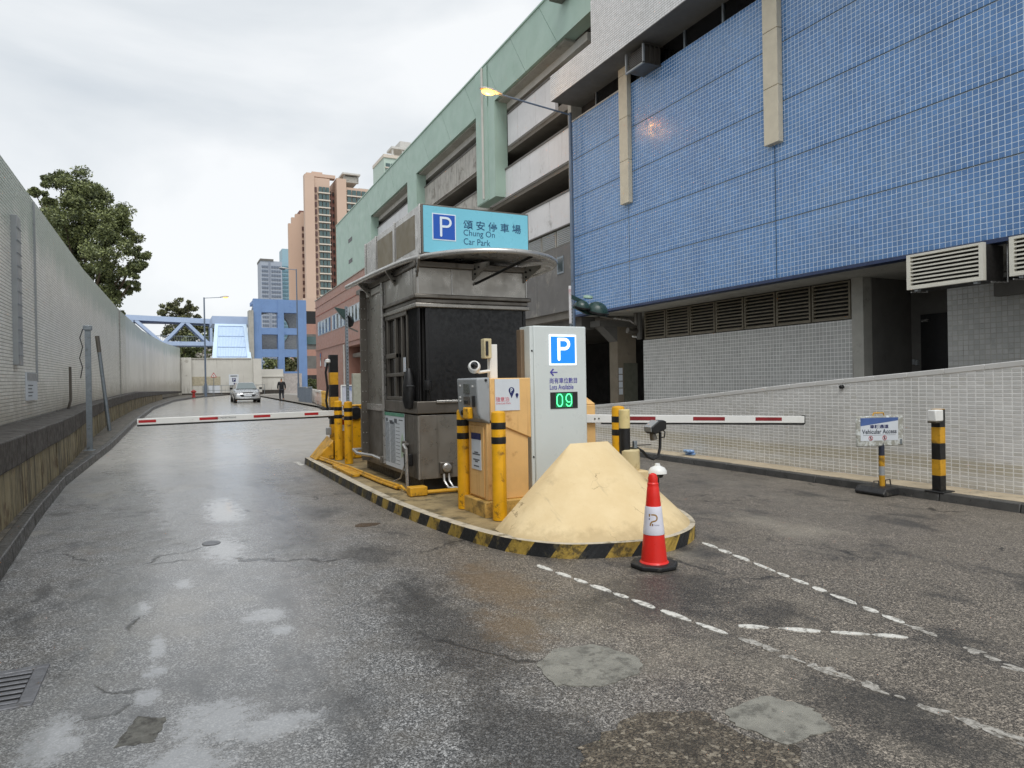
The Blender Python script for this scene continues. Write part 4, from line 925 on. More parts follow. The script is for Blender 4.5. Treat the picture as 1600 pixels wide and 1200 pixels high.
A0, A1 = Vector((4.62, 7.34, 1.075)), Vector((8.575, 7.34, .905))
b = MB(); b.beam(A0, A1, .05, .105); ar2 = b.build('arm', M_WHITE, gb, bev=.006)
b = MB(); b.beam(A0+Vector((.3, 0, -.068)), A1+Vector((0, 0, -.068)), .03, .03); b.build('rubber_edge', M_BLK, ar2, smooth=False)
for pa, pb in ((948, 1005), (1061, 1111), (1162, 1208)):
    f0, f1 = (pa-906)/344, (pb-906)/344; P0, P1 = A0+(A1-A0)*f0, A0+(A1-A0)*f1
    b = MB(); b.beam(P0+Vector((0, -.026, .006)), P1+Vector((0, -.026, .006)), .003, .05); b.build('red_stripe', mat('dark_red_stripe', (136, 34, 40), .4), ar2, smooth=False)
for x in (4.80, 4.86):
    b = MB(); b.lathe([(.012, 0), (.01, .008), (0, .01)], (x, 7.314, 1.068), 10, (0, -1, 0)); b.build('bolt', M_STEEL_D, ar2)
gbox('end_cap', M_BLK, 8.57, 8.585, 7.31, 7.37, .84, .97, .003, ar2)

# posts, detectors and camera round the mound
stp = thing('striped_post', 'tall square yellow and black striped post behind the entry barrier', 'post', (2.87, 13.71, T))
zz = [.13, .45, .78, 1.12, 1.32, 1.56, 1.80, 2.15]
for k in range(7):
    gbox('band', M_BLK if k % 2 == 0 else M_YEL2, 2.79, 2.95, 13.63, 13.79, zz[k], zz[k+1], .004, stp)
b = MB(); b.tube([(2.74, 13.6, 2.0), (2.70, 13.6, 1.8), (2.73, 13.6, 1.5), (2.70, 13.6, 1.25), (2.76, 13.62, .9)], .022, 6); b.build('cable', M_BLK, stp)
b = MB(); b.lathe([(.0, 0), (.05, .02), (.05, .07), (0, .09)], (2.74, 13.58, 1.98), 12); b.build('sensor', M_WHITE, stp)
b = MB(); b.box(2.70, 2.79, 13.6, 13.7, .58, .72); b.build('switch_box', M_GREYP, stp, bev=.008)
shelf = MB(); shelf.box(4.50, 4.84, 6.28, 6.75, .11, .52); tag(shelf.build('concrete_block', M_CREAM, origin=(4.7, 6.5, .12), bev=.015), 'low cream concrete block added behind the right flank of the mound to hold up the drum', 'block')  # added as a support under the beige drum, kept behind the mound's outline
cp = thing('striped_post', 'short post, cream above and black below, standing in a beige drum', 'post', (4.70, 6.46, .52))
b = MB(); b.cyl((4.64, 6.46, .6), (4.64, 6.46, 1.0), .064, n=20); b.build('black_band', M_BLK, cp)
b = MB(); b.lathe([(.064, 0), (.064, .205), (.055, .215), (0, .217)], (4.64, 6.46, 1.0), 20); b.build('cream_band', mat('old_cream_paint', (214, 196, 140), .55, var=.1, scale=6, dirt=(150, 128, 80), dscale=6), cp)
b = MB(); b.lathe([(.115, 0), (.122, .02), (.122, .22), (.112, .235), (0, .237)], (4.70, 6.46, .52), 26); b.build('drum', mat('beige_drum', (206, 190, 146), .55, var=.08, scale=4, dirt=(150, 128, 90), dscale=4), cp)
sp = thing('detector_lamp', 'black vehicle detector head on a curved gooseneck hose beside the mound', 'detector', (4.95, 6.45, .75))
b = MB(); b.tube([(4.72, 6.46, .76), (4.80, 6.45, .765), (4.88, 6.44, .72), (4.95, 6.44, .65), (5.03, 6.44, .62), (5.10, 6.44, .65), (5.13, 6.44, .75), (5.135, 6.44, .93)], .017, 8); b.build('gooseneck', M_BLK, sp)
b = MB(); b.extr([(5.06, 6.36, .93), (5.17, 6.36, .97), (5.17, 6.36, 1.06), (5.13, 6.36, 1.075), (5.06, 6.36, 1.07), (4.95, 6.36, 1.0), (4.96, 6.36, .94), (5.0, 6.36, .915)], (0, .15, 0)); hdl = b.build('head', M_BLK, sp, bev=.012)
b = MB(); b.extr([(4.943, 6.37, 1.0), (5.055, 6.37, 1.075), (5.065, 6.37, 1.06), (4.953, 6.37, .945)], (0, .13, 0)); b.build('lens_hood', M_GREYP, hdl, smooth=False)
b = MB(); b.cyl((5.02, 6.44, .93), (5.04, 6.44, .85), .035, .045, n=14); b.build('cap', M_STEEL_D, hdl)
b = MB(); b.tube([(5.15, 6.42, .97), (5.19, 6.42, .93), (5.18, 6.42, .87), (5.12, 6.42, .87)], .008, 6); b.build('handle', M_BLK, hdl)
b = MB(); b.tube([(4.74, 6.42, .80), (4.98, 6.42, .795)], .008, 6); b.build('stake_rod', M_STEEL_D, sp)
b = MB(); b.box(4.73, 4.775, 6.40, 6.44, .765, .85); b.build('clamp', M_GALV, sp, bev=.004)
dm = thing('dome_camera', 'white domed camera hood on the right flank of the mound behind the cone', 'camera', (4.40, 5.62, .5))
b = MB(); b.lathe([(.095, 0), (.092, .03), (.07, .06), (.03, .078), (.025, .10), (0, .105)], (4.44, 5.62, .59), 24); b.build('hood', M_WHITE, dm)
b = MB(); b.lathe([(0, -.05), (.05, -.035), (.065, 0), (.065, .01)], (4.44, 5.62, .585), 20); b.build('lens', M_GLASSB, dm)
b = MB(); b.cyl((4.46, 5.66, .40), (4.45, 5.64, .58), .022, n=10); b.build('stem', M_BLK, dm)

# ------------------------------------------------------------------ traffic cone
CX, CY = 3.56, 4.57
cn = thing('traffic_cone', 'red traffic cone with white sleeve and brown P logo before the mound', 'cone', (CX, CY, 0))
b = MB(); oc = [(CX+.20*math.cos(R(22.5+45*k)), CY+.20*math.sin(R(22.5+45*k))) for k in range(8)]
b.prism(oc, .002, .04); b.build('base', M_RUB, cn, bev=.012, seg=3)
def cr_(z): return .108+(.045-.108)*(z-.04)/(.70-.04)
b = MB(); b.lathe([(.122, .035), (.116, .048), (cr_(.05), .055)]+[(cr_(z), z) for z in np.linspace(.1, .66, 8)]+[(.046, .665), (.047, .69), (.040, .70), (.041, .735), (.030, .765), (.012, .775), (0, .776)], (CX, CY, 0), 40); b.build('body', M_RED, cn)
b = MB(); b.lathe([(cr_(.275)+.002, .275)]+[(cr_(z)+.0035, z) for z in np.linspace(.28, .50, 6)]+[(cr_(.505)+.002, .505)], (CX, CY, 0), 40); slv = b.build('sleeve', mat('reflective_white', (222, 222, 232), .35, var=.03, scale=5), cn)
# logo bent round the sleeve
M_GOLD = mat('gold_brown_print', (150, 116, 62), .5)
view = math.atan2(-CY, -CX)
def onc(u, z):
    r = cr_(z)+.0042; a = view+u/r; return (CX+r*math.cos(a), CY+r*math.sin(a), z)
def stroke(pts, w, m, name='logo'):
    b = MB(); V2 = [Vector(p) for p in pts]; quadl = []
    for i, p in enumerate(V2):
        d = (V2[min(i+1, len(V2)-1)]-V2[max(i-1, 0)]).normalized(); q = Vector((-d.y, d.x))*w/2
        quadl.append((p+q, p-q))
    vs = []
    for a, c in quadl: vs += [onc(*a), onc(*c)]
    b.add(vs, [(2*i, 2*i+1, 2*i+3, 2*i+2) for i in range(len(quadl)-1)]); b.build(name, m, slv, smooth=False)
arc = [(-.034, .442), (-.01, .442)]+[(.004+.026*math.cos(R(90-22.5*k)), .416+.026*math.sin(R(90-22.5*k))) for k in range(9)]+[(-.012, .385), (-.024, .372), (-.027, .352)]
stroke(arc, .012, M_GOLD); stroke([(-.034, .448), (-.034, .425)], .010, M_GOLD); stroke([(-.034, .412), (-.034, .402)], .010, M_NAVY); stroke([(-.008, .37), (-.008, .352)], .011, mat('dark_gold_print', (120, 84, 50), .5))
for k, (u0, u1, z) in enumerate(((.006, .046, .366),)):
    pass
tx = text('Parking', (0, 0, 0), (1, 0, 0), (0, 0, 1), .042, .012, M_NAVY, slv, depth=0)
for v in tx.data.vertices:
    c = v.co+OFF[slv.as_pointer()]; v.co = Vector(onc(.006+c.x, .352+c.z))-OFF[slv.as_pointer()]
# ------------------------------------------------------------------ furniture of the right footway
vs_ = thing('standing_sign', 'portable white Vehicular Access sign on a yellow and grey post in a black base', 'sign', (8.33, 5.91, 0))
b = MB(); b.extr([(8.10, 5.70, .0), (8.56, 5.70, .0), (8.58, 5.70, .04), (8.50, 5.72, .10), (8.16, 5.72, .10), (8.08, 5.70, .04)], (0, .42, 0)); b.build('base', M_RUB, vs_, bev=.015)
for z0, z1, m in ((.08, .24, M_YEL2), (.24, .36, M_GREYP), (.36, .50, M_YEL2), (.50, .66, mat('blue_black_tape', (44, 50, 66), .4))):
    b = MB(); b.cyl((8.35, 5.91, z0), (8.35, 5.91, z1), .036, n=16); b.build('post_band', m, vs_)
for sx in (-1, 1):
    b = MB(); b.tube([(8.35+sx*.06, 5.91, .10), (8.35+sx*.07, 5.91, .17), (8.35+sx*.16, 5.91, .175), (8.35+sx*.175, 5.91, .10)], .009, 6); b.build('carry_handle', M_STEEL_D, vs_)
V0 = Vector((7.985, 6.02, .625)); VR = Vector((.955, -.30, 0)).normalized(); VU = Vector((0, 0, 1)); VN = VR.cross(VU)
def vq(name, m, u0, u1, v0, v1, d0, d1, par, bev=0.):
    b = MB(); b.extr([V0+VR*u+VU*v+VN*d0 for u, v in ((u0, v0), (u1, v0), (u1, v1), (u0, v1))], VN*(d1-d0)); return b.build(name, m, par, bev=bev)
bd = vq('board', mat('scuffed_white_board', (206, 210, 208), .5, var=.06, scale=9, dirt=(140, 138, 126), dscale=14, damt=.9), 0, .68, 0, .40, .0, .03, vs_, .02)
b = MB(); b.tube([V0+VR*.26+VU*.40, V0+VR*.27+VU*.435, V0+VR*.41+VU*.435, V0+VR*.42+VU*.40], .01, 6); b.build('top_handle', M_YEL2, vs_)
pp = vq('printed_sheet', M_PAPER, .055, .60, .075, .375, .03, .033, bd)
b = MB(); b.extr([V0+VR*u+VU*v+VN*.033 for u, v in ((.055, .27), (.6, .335), (.6, .375), (.055, .375))], VN*.001); b.build('blue_band', mat('band_blue', (70, 96, 150), .5), pp, smooth=False)
text('車輛通道', V0+VR*.19+VU*.235+VN*.033, VR, VU, .27, .05, M_NAVY, pp, bold=.02)
text('Vehicular Access', V0+VR*.075+VU*.165+VN*.033, VR, VU, .50, .06, mat('dark_print', (52, 60, 74), .6), pp, bold=.018)
vq('rule_line', M_INK, .09, .56, .145, .149, .033, .034, pp)
for u in (.20, .40):
    b = MB(); n_ = 18
    ring = [V0+VR*(u+.028*math.cos(6.2832*k/n_))+VU*(.11+.028*math.sin(6.2832*k/n_))+VN*.034 for k in range(n_+1)]
    b.tube(ring, .0035, 5, cap=False); b.tube([V0+VR*(u-.02)+VU*.13+VN*.034, V0+VR*(u+.02)+VU*.09+VN*.034], .003, 5); b.build('prohibition_ring', M_REDP, pp)
    b = MB(); b.extr([V0+VR*(u+dx)+VU*(.11+dy)+VN*.033 for dx, dy in ((-.008, -.018), (.008, -.018), (.006, .018), (-.006, .018))], VN*.001); b.build('pictogram', M_BLK, pp, smooth=False)
vq('strap', M_GALV, .625, .655, .015, .09, .03, .036, bd, .004)
sp2 = thing('striped_post', 'square black and yellow striped post with white junction box by the ramp wall', 'post', (8.51, 5.26, .1))
zz = [.1, .30, .50, .70, .90, 1.12]
for k in range(5): gbox('band', (M_BLK, M_YEL2)[k % 2] if k else M_BLK, 8.455, 8.565, 5.205, 5.315, zz[k], zz[k+1], .004, sp2)
gbox('band', M_YEL2, 8.455, 8.565, 5.205, 5.315, 1.12, 1.125, 0, sp2)
gbox('junction_box', M_WHITE, 8.30, 8.46, 5.16, 5.26, .98, 1.12, .012, sp2); gbox('box_mount', M_STEEL_D, 8.36, 8.46, 5.20, 5.30, .955, .98, .004, sp2)
b = MB(); b.box(8.40, 8.64, 5.14, 5.38, .09, .115); b.build('foot_collar', M_BLK, sp2, bev=.01)

# ------------------------------------------------------------------ drain grating and small covers in the road
gy = thing('drain_grating', 'cast iron gully grating in the road at the lower left', 'drain', (-.86, 4.36, 0))
b = MB(); x0, x1, y0, y1 = -1.16, -.64, 4.08, 4.64
for q in ((x0, x1, y0, y0+.05), (x0, x1, y1-.05, y1), (x0, x0+.05, y0+.05, y1-.05), (x1-.07, x1, y0+.05, y1-.05)): b.box(q[0], q[1], q[2], q[3], -.05, .008)
M_IRON = mat('wet_cast_iron', (112, 113, 117), .45, .3, var=.2, scale=12, bump=.2, bscale=80, dirt=(84, 80, 74), dscale=9, damt=.5)
b.build('frame', M_IRON, gy, bev=.006)
for k in range(7):
    b = MB(); ya = y0+.065+k*.066; b.hexa([(x0+.05, ya+.02, -.04), (x1-.07, ya, -.04), (x1-.07, ya+.032, -.04), (x0+.05, ya+.052, -.04), (x0+.05, ya+.02, .007), (x1-.07, ya, .007), (x1-.07, ya+.032, .007), (x0+.05, ya+.052, .007)]); b.build('bar', M_IRON, gy, bev=.005)
b = MB(); b.box(x0+.04, x1-.05, y0+.04, y1-.04, -.006, .0015); b.build('pit_shade', mat('pit_shade_black', (6, 6, 7), .9, var=0.), gy, smooth=False)  # black plate on the road surface paints in the dark of the gully
cv = MB(); cv.prism(blob(.326, 7.43, rx=.085, ry=.10, jag=.03), -.02, .006); tag(cv.build('valve_cover', M_IRON, smooth=False, origin=(.326, 7.43, 0)), 'small dark oval valve cover in the left lane', 'cover')
patch('road_hole', blob(1.9, 7.5, rx=.13, ry=.10, jag=.18), mat('brown_hole', (70, 52, 30), .5, var=.3, scale=20), z1=.0035, label='small brown pothole filled with water')
# ------------------------------------------------------------------ blue tiled building above the exit lane
blue = thing('blue_building', 'blue mosaic tiled building raised over the ramp with cream pilasters', 'building', (12.6, 14, 0))
def lbox(name, m, x0, x1, y0, y1, z0, z1, par, bev=0.):
    b = MB(); b.box(x0, x1, y0, y1, z0, z1); return b.build(name, m, par, bev=bev, smooth=bool(bev))
BXW = 12.6; BY0, BY1, BZ0, BZ1 = 1.0, 20.3, 3.84, 10.52
M_BGROUT = mat('pale_blue_grout', (204, 220, 238), .75, var=.05, scale=2)
M_BTILE = tile_mat('blue_mosaic_tile', (82, 124, 176), (94, 138, 190), True, .09, None, (110, 140, 176), (112, 142, 178), .2)
M_BTILES = tile_mat('blue_mosaic_tile_single', (82, 124, 176), (94, 138, 190), False, .09, None, (110, 140, 176), (112, 142, 178), .2)
lbox('wall_core', M_BGROUT, BXW, BXW+.08, BY0, BY1, BZ0+.01, BZ1, blue)
PIT = .1016
rects = []
for k in range(5):
    z0 = BZ0+.012+k*(13*PIT+.018)
    rects += grid_rects(0, BY1-BY0, z0, min(z0+13*PIT-.004, BZ1), PIT, PIT, .0135)
tiles(blue, (BXW, BY1, 0), (0, -1, 0), (0, 0, 1), rects, .004, M_BTILES, M_BTILE, 300)
M_JOINT = mat('dark_joint', (66, 78, 84), .7, var=.2, scale=3, dirt=(150, 150, 128), dscale=.5, damt=.5)
for k in range(1, 5):
    z0 = BZ0+.012+k*(13*PIT+.018)-.017
    lbox('movement_joint', M_JOINT, BXW-.009, BXW-.0005, BY0, BY1, z0-.002, z0+.012, blue)
for y in (17.12, 11.46):
    lbox('movement_joint', M_JOINT, BXW-.010, BXW-.0005, y-.006, y+.006, BZ0+.02, 6.9, blue)
M_CRS = mat('cream_stone', (212, 202, 180), .65, var=.06, scale=4, dirt=(160, 144, 112), dscale=2, damt=.35)
for y in (17.12, 11.42):
    z = 6.93; pil = None
    for k, h in enumerate((1.3, 1.3, 1.3, 1.6)):
        lbox('pilaster_block', M_CRS, BXW-.16, BXW-.0075, y-.215, y+.215, z, z+h-.012, blue, .006); z += h
lbox('bottom_trim', mat('dark_blue_trim', (40, 56, 92), .4), BXW-.004, BXW+.3, BY0, BY1, BZ0-.06, BZ0+.008, blue)
lbox('top_coping', M_CONC_L, BXW-.03, BXW+.08, 17.34, BY1, BZ1, BZ1+.04, blue)
# soffit, strip window and upper white tiled volume
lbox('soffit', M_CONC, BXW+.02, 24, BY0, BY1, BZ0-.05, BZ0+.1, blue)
sw_ = lbox('strip_window', M_GLASSB, 12.70, 12.76, BY0, 19.05, BZ1-.3, 11.05, blue)
lbox('window_back', M_SHUT, 12.93, 13.2, BY0, 20.2, BZ1-.3, 11.05, blue)
for k in range(13):
    y = 18.95-k*1.45; lbox('mullion', M_GALV, 12.66, 12.70, y-.06, y, BZ1-.1, 11.05, sw_)
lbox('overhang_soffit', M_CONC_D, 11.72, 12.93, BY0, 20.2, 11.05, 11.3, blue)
up_ = thing('upper_storey', 'white tiled upper storey jutting out over the blue wall', 'building', (11.0, 12, 10.5))
lbox('wall_core', M_GROUT_G, 11.7, 13.5, 1.0, 17.67, 11.31, 13.2, up_); lbox('wall_foot', M_GROUT_G, 11.7, 11.72, 1.0, 17.67, 11.05, 11.31, up_)
M_WTU = mat('upper_white_tile', (224, 224, 224), .35, var=.04, scale=1, rand=.06, island=True, dirt=(170, 168, 160), dscale=.6, damt=.35)
tiles(up_, (11.7, 17.67, 0), (0, -1, 0), (0, 0, 1), grid_rects(0, 15.5, 11.06, 13.19, .112, .066, .010), .006, M_WTU, M_WTU, 0)
# the tapering tiled edge below the car park parapet
lbox('edge_core', M_GROUT_G, 11.7, 11.72, 17.67, 20.2, 11.05, 11.9, up_)
tiles(up_, (11.7, 20.2, 0), (0, -1, 0), (0, 0, 1), grid_rects(0, 2.53, 11.06, 11.9, .112, .066, .010), .006, M_WTU, M_WTU, 0)
# window air conditioner tucked under the overhang
ac = thing('window_air_conditioner', 'old window air conditioner in a steel cage above the blue wall', 'air conditioner', (12.3, 16.1, 10.6))
lbox('body', M_STEEL_D, 12.04, 12.62, 15.52, 16.26, 10.5, 10.96, ac, .01)
b = MB(); b.box(12.02, 12.04, 15.55, 16.23, 10.53, 10.93); gr_ = b.build('grille', M_DARK, ac, smooth=False)
for z in np.arange(10.55, 10.92, .05): lbox('grille_slat', M_STEEL_D, 12.008, 12.02, 15.55, 16.23, z, z+.012, gr_)
for y in (15.49, 16.29): lbox('cage_post', M_GREYP, 11.96, 12.01, y-.025, y+.025, 10.46, 11.0, ac)
for z in (10.45, 10.99): lbox('cage_rail', M_STEEL_D, 11.96, 12.66, 15.46, 15.51, z-.02, z+.02, ac)
for x in (12.2, 12.36, 12.52): lbox('cage_bar', M_STEEL_D, x, x+.03, 15.46, 15.50, 10.45, 10.99, ac)
lbox('cage_rail', M_GREYP, 11.96, 12.01, 15.46, 16.32, 10.42, 10.465, ac)
lbox('drip_tray', M_STEEL_D, 11.98, 12.6, 15.48, 16.3, 10.465, 10.49, ac)

# ------------------------------------------------------------------ walls under the blue building
low = thing('louvred_wall', 'shaded square tiled wall with a band of brown louvres under the blue building', 'wall', (14.05, 14, 0))
lbox('wall_core', M_GROUT_W, 14.05, 14.3, 10.62, 18.42, 0, 2.86, low)
M_TLOW = mat('grey_square_tile', (178, 178, 175), .35, var=.06, scale=1, rand=.07, island=True, dirt=(128, 126, 118), dscale=.8, damt=.4)
tiles(low, (14.05, 18.42, 0), (0, -1, 0), (0, 0, 1), grid_rects(0, 7.8, .4, 2.86, .1016, .1016, .012), .003, M_TLOW, M_TLOW, 0)
lbox('upper_core', M_SHUT, 14.12, 14.3, 10.62, 18.42, 2.86, 3.85, low)
M_LOUV = mat('brown_louvre', (120, 112, 96), .5, .2, var=.1, scale=4)
def louvre(par, y0, y1, z0, z1, xf, nsl, m, depth=.09, fr=.05):
    t_ = lbox('louvre_frame', m, xf, xf+depth, y0, y0+fr, z0, z1, par)
    lbox('frame_stile', m, xf, xf+depth, y1-fr, y1, z0, z1, t_); lbox('frame_rail', m, xf, xf+depth, y0+fr, y1-fr, z0, z0+fr*.6, t_); lbox('frame_rail', m, xf, xf+depth, y0+fr, y1-fr, z1-fr*.6, z1, t_)
    p = (z1-z0-fr*1.2)/nsl
    for k in range(nsl):
        z = z0+fr*.6+k*p; b = MB()
        b.hexa([(xf+.005, y0+fr, z), (xf+depth-.02, y0+fr, z+p*.30), (xf+depth-.02, y1-fr, z+p*.30), (xf+.005, y1-fr, z), (xf+.005, y0+fr, z+p*.36), (xf+depth-.02, y0+fr, z+p*.60), (xf+depth-.02, y1-fr, z+p*.60), (xf+.005, y1-fr, z+p*.36)])
        b.build('slat', m, t_, smooth=False)
ye = [10.62, 11.72, 12.82, 13.92, 15.02, 16.12, 17.22, 18.32]
for y0, y1 in zip(ye, ye[1:]): louvre(low, y0+.02, y1-.02, 2.88, 3.76, 14.02, 9, M_LOUV)
lbox('end_pier', M_CONC, 14.0, 14.3, 10.3, 10.6, 0, 3.80, low, .01)
lbox('end_return', M_CONC_D, 14.3, 16.0, 10.3, 10.5, 0, 3.8, low)
rec = thing('recessed_wall', 'dark recessed wall with a black doorway beside the ramp', 'wall', (15.7, 9.3, 0))
lbox('back_wall', M_CONC_D, 15.7, 15.9, 8.4, 10.3, 0, 3.8, rec)
drr = lbox('door', M_BLK, 15.66, 15.7, 9.38, 10.05, .3, 2.95, rec)
lbox('door_closer', M_STEEL_L, 15.60, 15.66, 9.85, 10.0, 2.78, 2.83, drr)
for y, z in ((10.15, 1.78), (10.22, 1.80), (10.18, 1.5)): lbox('switch_box', M_GREYP, 15.62, 15.7, y-.03, y+.03, z, z+.12, rec, .006)
fw2 = thing('flank_wall', 'shaded grey tiled wall at the right edge behind the ramp', 'wall', (14.05, 6, 0))
lbox('wall_core', M_CONC, 14.05, 14.3, 1.0, 8.46, 0, 3.8, fw2)
tiles(fw2, (14.05, 8.46, 0), (0, -1, 0), (0, 0, 1), grid_rects(0, 6, .4, 3.5, .1016, .1016, .012), .003, M_TLOW, M_TLOW, 0)
lbox('return_wall', M_CONC, 14.3, 15.7, 8.3, 8.46, 0, 3.8, fw2)
lbox('wall_box', M_CONC_D, 13.88, 14.04, 5.2, 7.5, 3.0, 3.28, fw2, .01); lbox('box_lip', M_BLK, 13.84, 14.04, 5.2, 7.5, 3.28, 3.33, fw2)
lbox('cable_tray', M_CONC_D, 13.9, 14.04, 1.5, 8.4, 3.45, 3.58, fw2)
def fan_unit(y0, y1, label):
    t = thing('louvred_duct', label, 'ventilation duct', (12.3, (y0+y1)/2, 3.2), group='white louvred ducts under the blue wall')
    lbox('duct', mat('dark_duct', (56, 54, 52), .6, .3), 12.36, 12.95, y0+.05, y1-.02, 3.14, 3.76, t)
    M_WL = mat('cream_louvre', (224, 220, 206), .45, var=.04, scale=5, dirt=(176, 170, 154), dscale=6, damt=.3)
    louvre(t, y0, y1, 3.13, 3.77, 12.26, 8, M_WL, .09, .07)
    b = MB(); b.tube([(12.9, y0-.04, 3.78), (12.9, y0-.04, 3.12), (12.42, y0-.04, 3.10)], .014, 6); b.build('hanger', M_STEEL_L, t)
    b = MB(); b.tube([(12.9, y1+.02, 3.78), (12.9, y1+.02, 3.12), (12.42, y1+.02, 3.10)], .014, 6); b.build('hanger', M_STEEL_L, t)
    for y in (y0+.15, y1-.15): lbox('foot', M_GREYP, 12.3, 12.4, y-.03, y+.03, 3.09, 3.13, t)
fan_unit(6.78, 8.12, 'complete cream louvred duct hung under the blue wall'); fan_unit(4.9, 6.38, 'cream louvred duct cut off by the right edge of the picture')

# ------------------------------------------------------------------ multi-storey car park (its face turned a little to the road)
CPA = -math.atan(.018)
KS = 1.117  # car park and brick annexe are scaled about the camera position
park = thing('car_park_building', 'multi storey car park with green fascia and open grey decks', 'building', (10.9*KS, 0, 0), CPA)
def kz(z): return 1.55+(z-1.55)*KS
def cbox(name, m, w0, w1, u0, u1, z0, z1, par=park, bev=0.):
    b = MB(); b.box(w0*KS, w1*KS, u0*KS, u1*KS, kz(z0), kz(z1)); return b.build(name, m, par, bev=bev, smooth=bool(bev), local=True)
M_PAR = mat('pale_parapet', (220, 220, 221), .6, var=.05, scale=1, dirt=(156, 154, 150), dscale=.8, damt=.4, streak=(146, 144, 140), samt=.2)
M_PARS = mat('stained_parapet', (182, 178, 170), .7, var=.09, scale=2, dirt=(124, 118, 108), dscale=1.4, damt=.6, streak=(104, 98, 90), samt=.4)
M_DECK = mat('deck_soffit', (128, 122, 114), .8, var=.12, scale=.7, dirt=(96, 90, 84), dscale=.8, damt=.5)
# decks, back walls and columns
for z in (3.55, 6.2, 8.3, 10.15, 12.35):
    cbox('deck_slab', M_DECK, .12, 14, 18.4, 52.5, z, z+.28)
cbox('roof_slab', M_DECK, .12, 14, 2, 52.5, 12.75, 13.0)
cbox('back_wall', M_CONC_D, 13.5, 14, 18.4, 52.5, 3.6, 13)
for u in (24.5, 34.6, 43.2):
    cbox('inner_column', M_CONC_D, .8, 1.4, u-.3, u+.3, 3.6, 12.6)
    cbox('inner_column', M_CONC_D, 6.5, 7.1, u-.3, u+.3, 3.6, 12.6)
cbox('end_wall', M_CONC, .03, 14, 18.2, 18.4, 3.7, 10.4)
def parapet(u0, u1, z0, z1, m=M_PAR, w=.0, step=1.38):
    u = u0
    while u < u1-.05:
        ue = min(u+step, u1); cbox('parapet_panel', m, w, w+.12, u, ue-.012, z0, z1-.06); u = ue
    cbox('parapet_rail', M_CONC_D, w-.03, w+.15, u0, u1, z1-.06, z1)
parapet(19.15, 22.75, 10.3, 11.5); parapet(18.25, 24.5, 8.45, 9.53); parapet(18.25, 24.5, 6.48, 7.55)
parapet(24.6, 34.0, 10.25, 11.4, M_PARS, .03); parapet(24.6, 34.0, 8.4, 9.45, M_PARS, .03); parapet(34.0, 42.0, 10.3, 11.35, M_PAR, .03)
parapet(24.5, 34.0, 6.3, 7.5, M_PARS, .03); parapet(34.0, 42.0, 8.2, 9.3, M_PARS, .03)
# louvre band and plain wall over the entrance
for k in range(5):
    u0 = 18.3+k*1.0; lv = cbox('louvre_panel', M_CONC, .03, .06, u0, u0+.94, 5.9, 6.42)
    for j in range(8): cbox('slat', M_GREYP, .01, .03, u0+.06, u0+.88, 5.93+j*.06, 5.965+j*.06, lv)
cbox('lower_wall', mat('cement_render', (112, 110, 108), .8, var=.07, scale=1.2, dirt=(150, 146, 138), dscale=.9, damt=.5, streak=(160, 156, 148), samt=.2), 0, .14, 18.25, 24.5, 3.78, 5.88)
for u, z0, z1 in ((18.75, 5.0, 5.55),):
    w_ = cbox('window', M_GALV, -.02, .03, u, u+.42, z0, z1); cbox('pane', M_GLASSW, -.026, -.02, u+.05, u+.37, z0+.06, z1-.06, w_)
cbox('wall_crack', M_CONC_D, -.004, .0, 20.6, 20.615, 3.8, 5.86)
cbox('string_course', M_CONC_D, -.05, .14, 18.25, 24.5, 6.44, 6.48)
# green frame: fascia in slanted panels, piers and solid end bay, standing forward of the decks
G0 = -.4
fasc = cbox('fascia', M_GREEN, G0+.03, .1, 2.0, 52.8, 12.06, 13.6)
u = 3.0
while u < 52:
    L_ = 2.18 if u < 24 else 2.9; ue = min(u+L_, 52.8); sh = 1.15
    ub0, ub1 = u, ue-.02; ut0, ut1 = u+sh, ue-.02+sh
    if ut1 > 52.8: ut1 = 52.8
    b = MB(); b.extr([(G0*KS, ub0*KS, kz(12.02)), (G0*KS, ub1*KS, kz(12.02)), (G0*KS, min(ut1, 52.8)*KS, kz(13.66)), (G0*KS, min(ut0, 52.8)*KS, kz(13.66))], (.033, 0, 0)); b.build('panel', M_GREEN, fasc, smooth=False, local=True); u = ue
cbox('fascia_cap', M_GREEN, G0-.04, .3, 2.0, 52.85, 13.66, 13.72)
cbox('fascia_lip', M_CONC, -.25, .12, 18.0, 42.0, 11.98, 12.06); cbox('inner_beam', M_CONC_L, .10, .4, 17.3, 42, 11.75, 12.0)
pr_ = cbox('pier', M_GREEN, G0-.02, .1, 23.0, 24.75, 8.47, 12.02); cbox('pier_panel', M_GREEN, G0-.045, G0-.02, 23.62, 24.72, 8.50, 13.6, pr_)
b = MB(); b.cyl(((G0-.07)*KS, 24.0*KS, kz(8.6)), ((G0-.07)*KS, 24.0*KS, kz(13.6)), .055, n=10); b.build('downpipe', M_CONC_L, pr_, local=True)
cbox('pier', M_GREEN, G0, .1, 32.6, 34.15, 8.9, 12.02)
endb = cbox('solid_bay', M_GREEN, G0, .1, 41.95, 52.8, 9.12, 12.02)
for z in (11.55, 10.08): cbox('vent_slot', M_BLK, G0-.01, G0, 47.3, 48.5, z, z+.28, endb)
for u, z0, z1 in ((52.9, 10.2, 10.9), (52.9, 9.3, 9.9), (52.9, 11.4, 12.3)): cbox('side_ledge', M_CONC_L, -.1, .4, u-.12, u+.25, z0, z1)
cbox('fascia_bracket', M_STEEL_D, G0-.45, G0-.02, 17.4, 17.9, 13.0, 13.16)
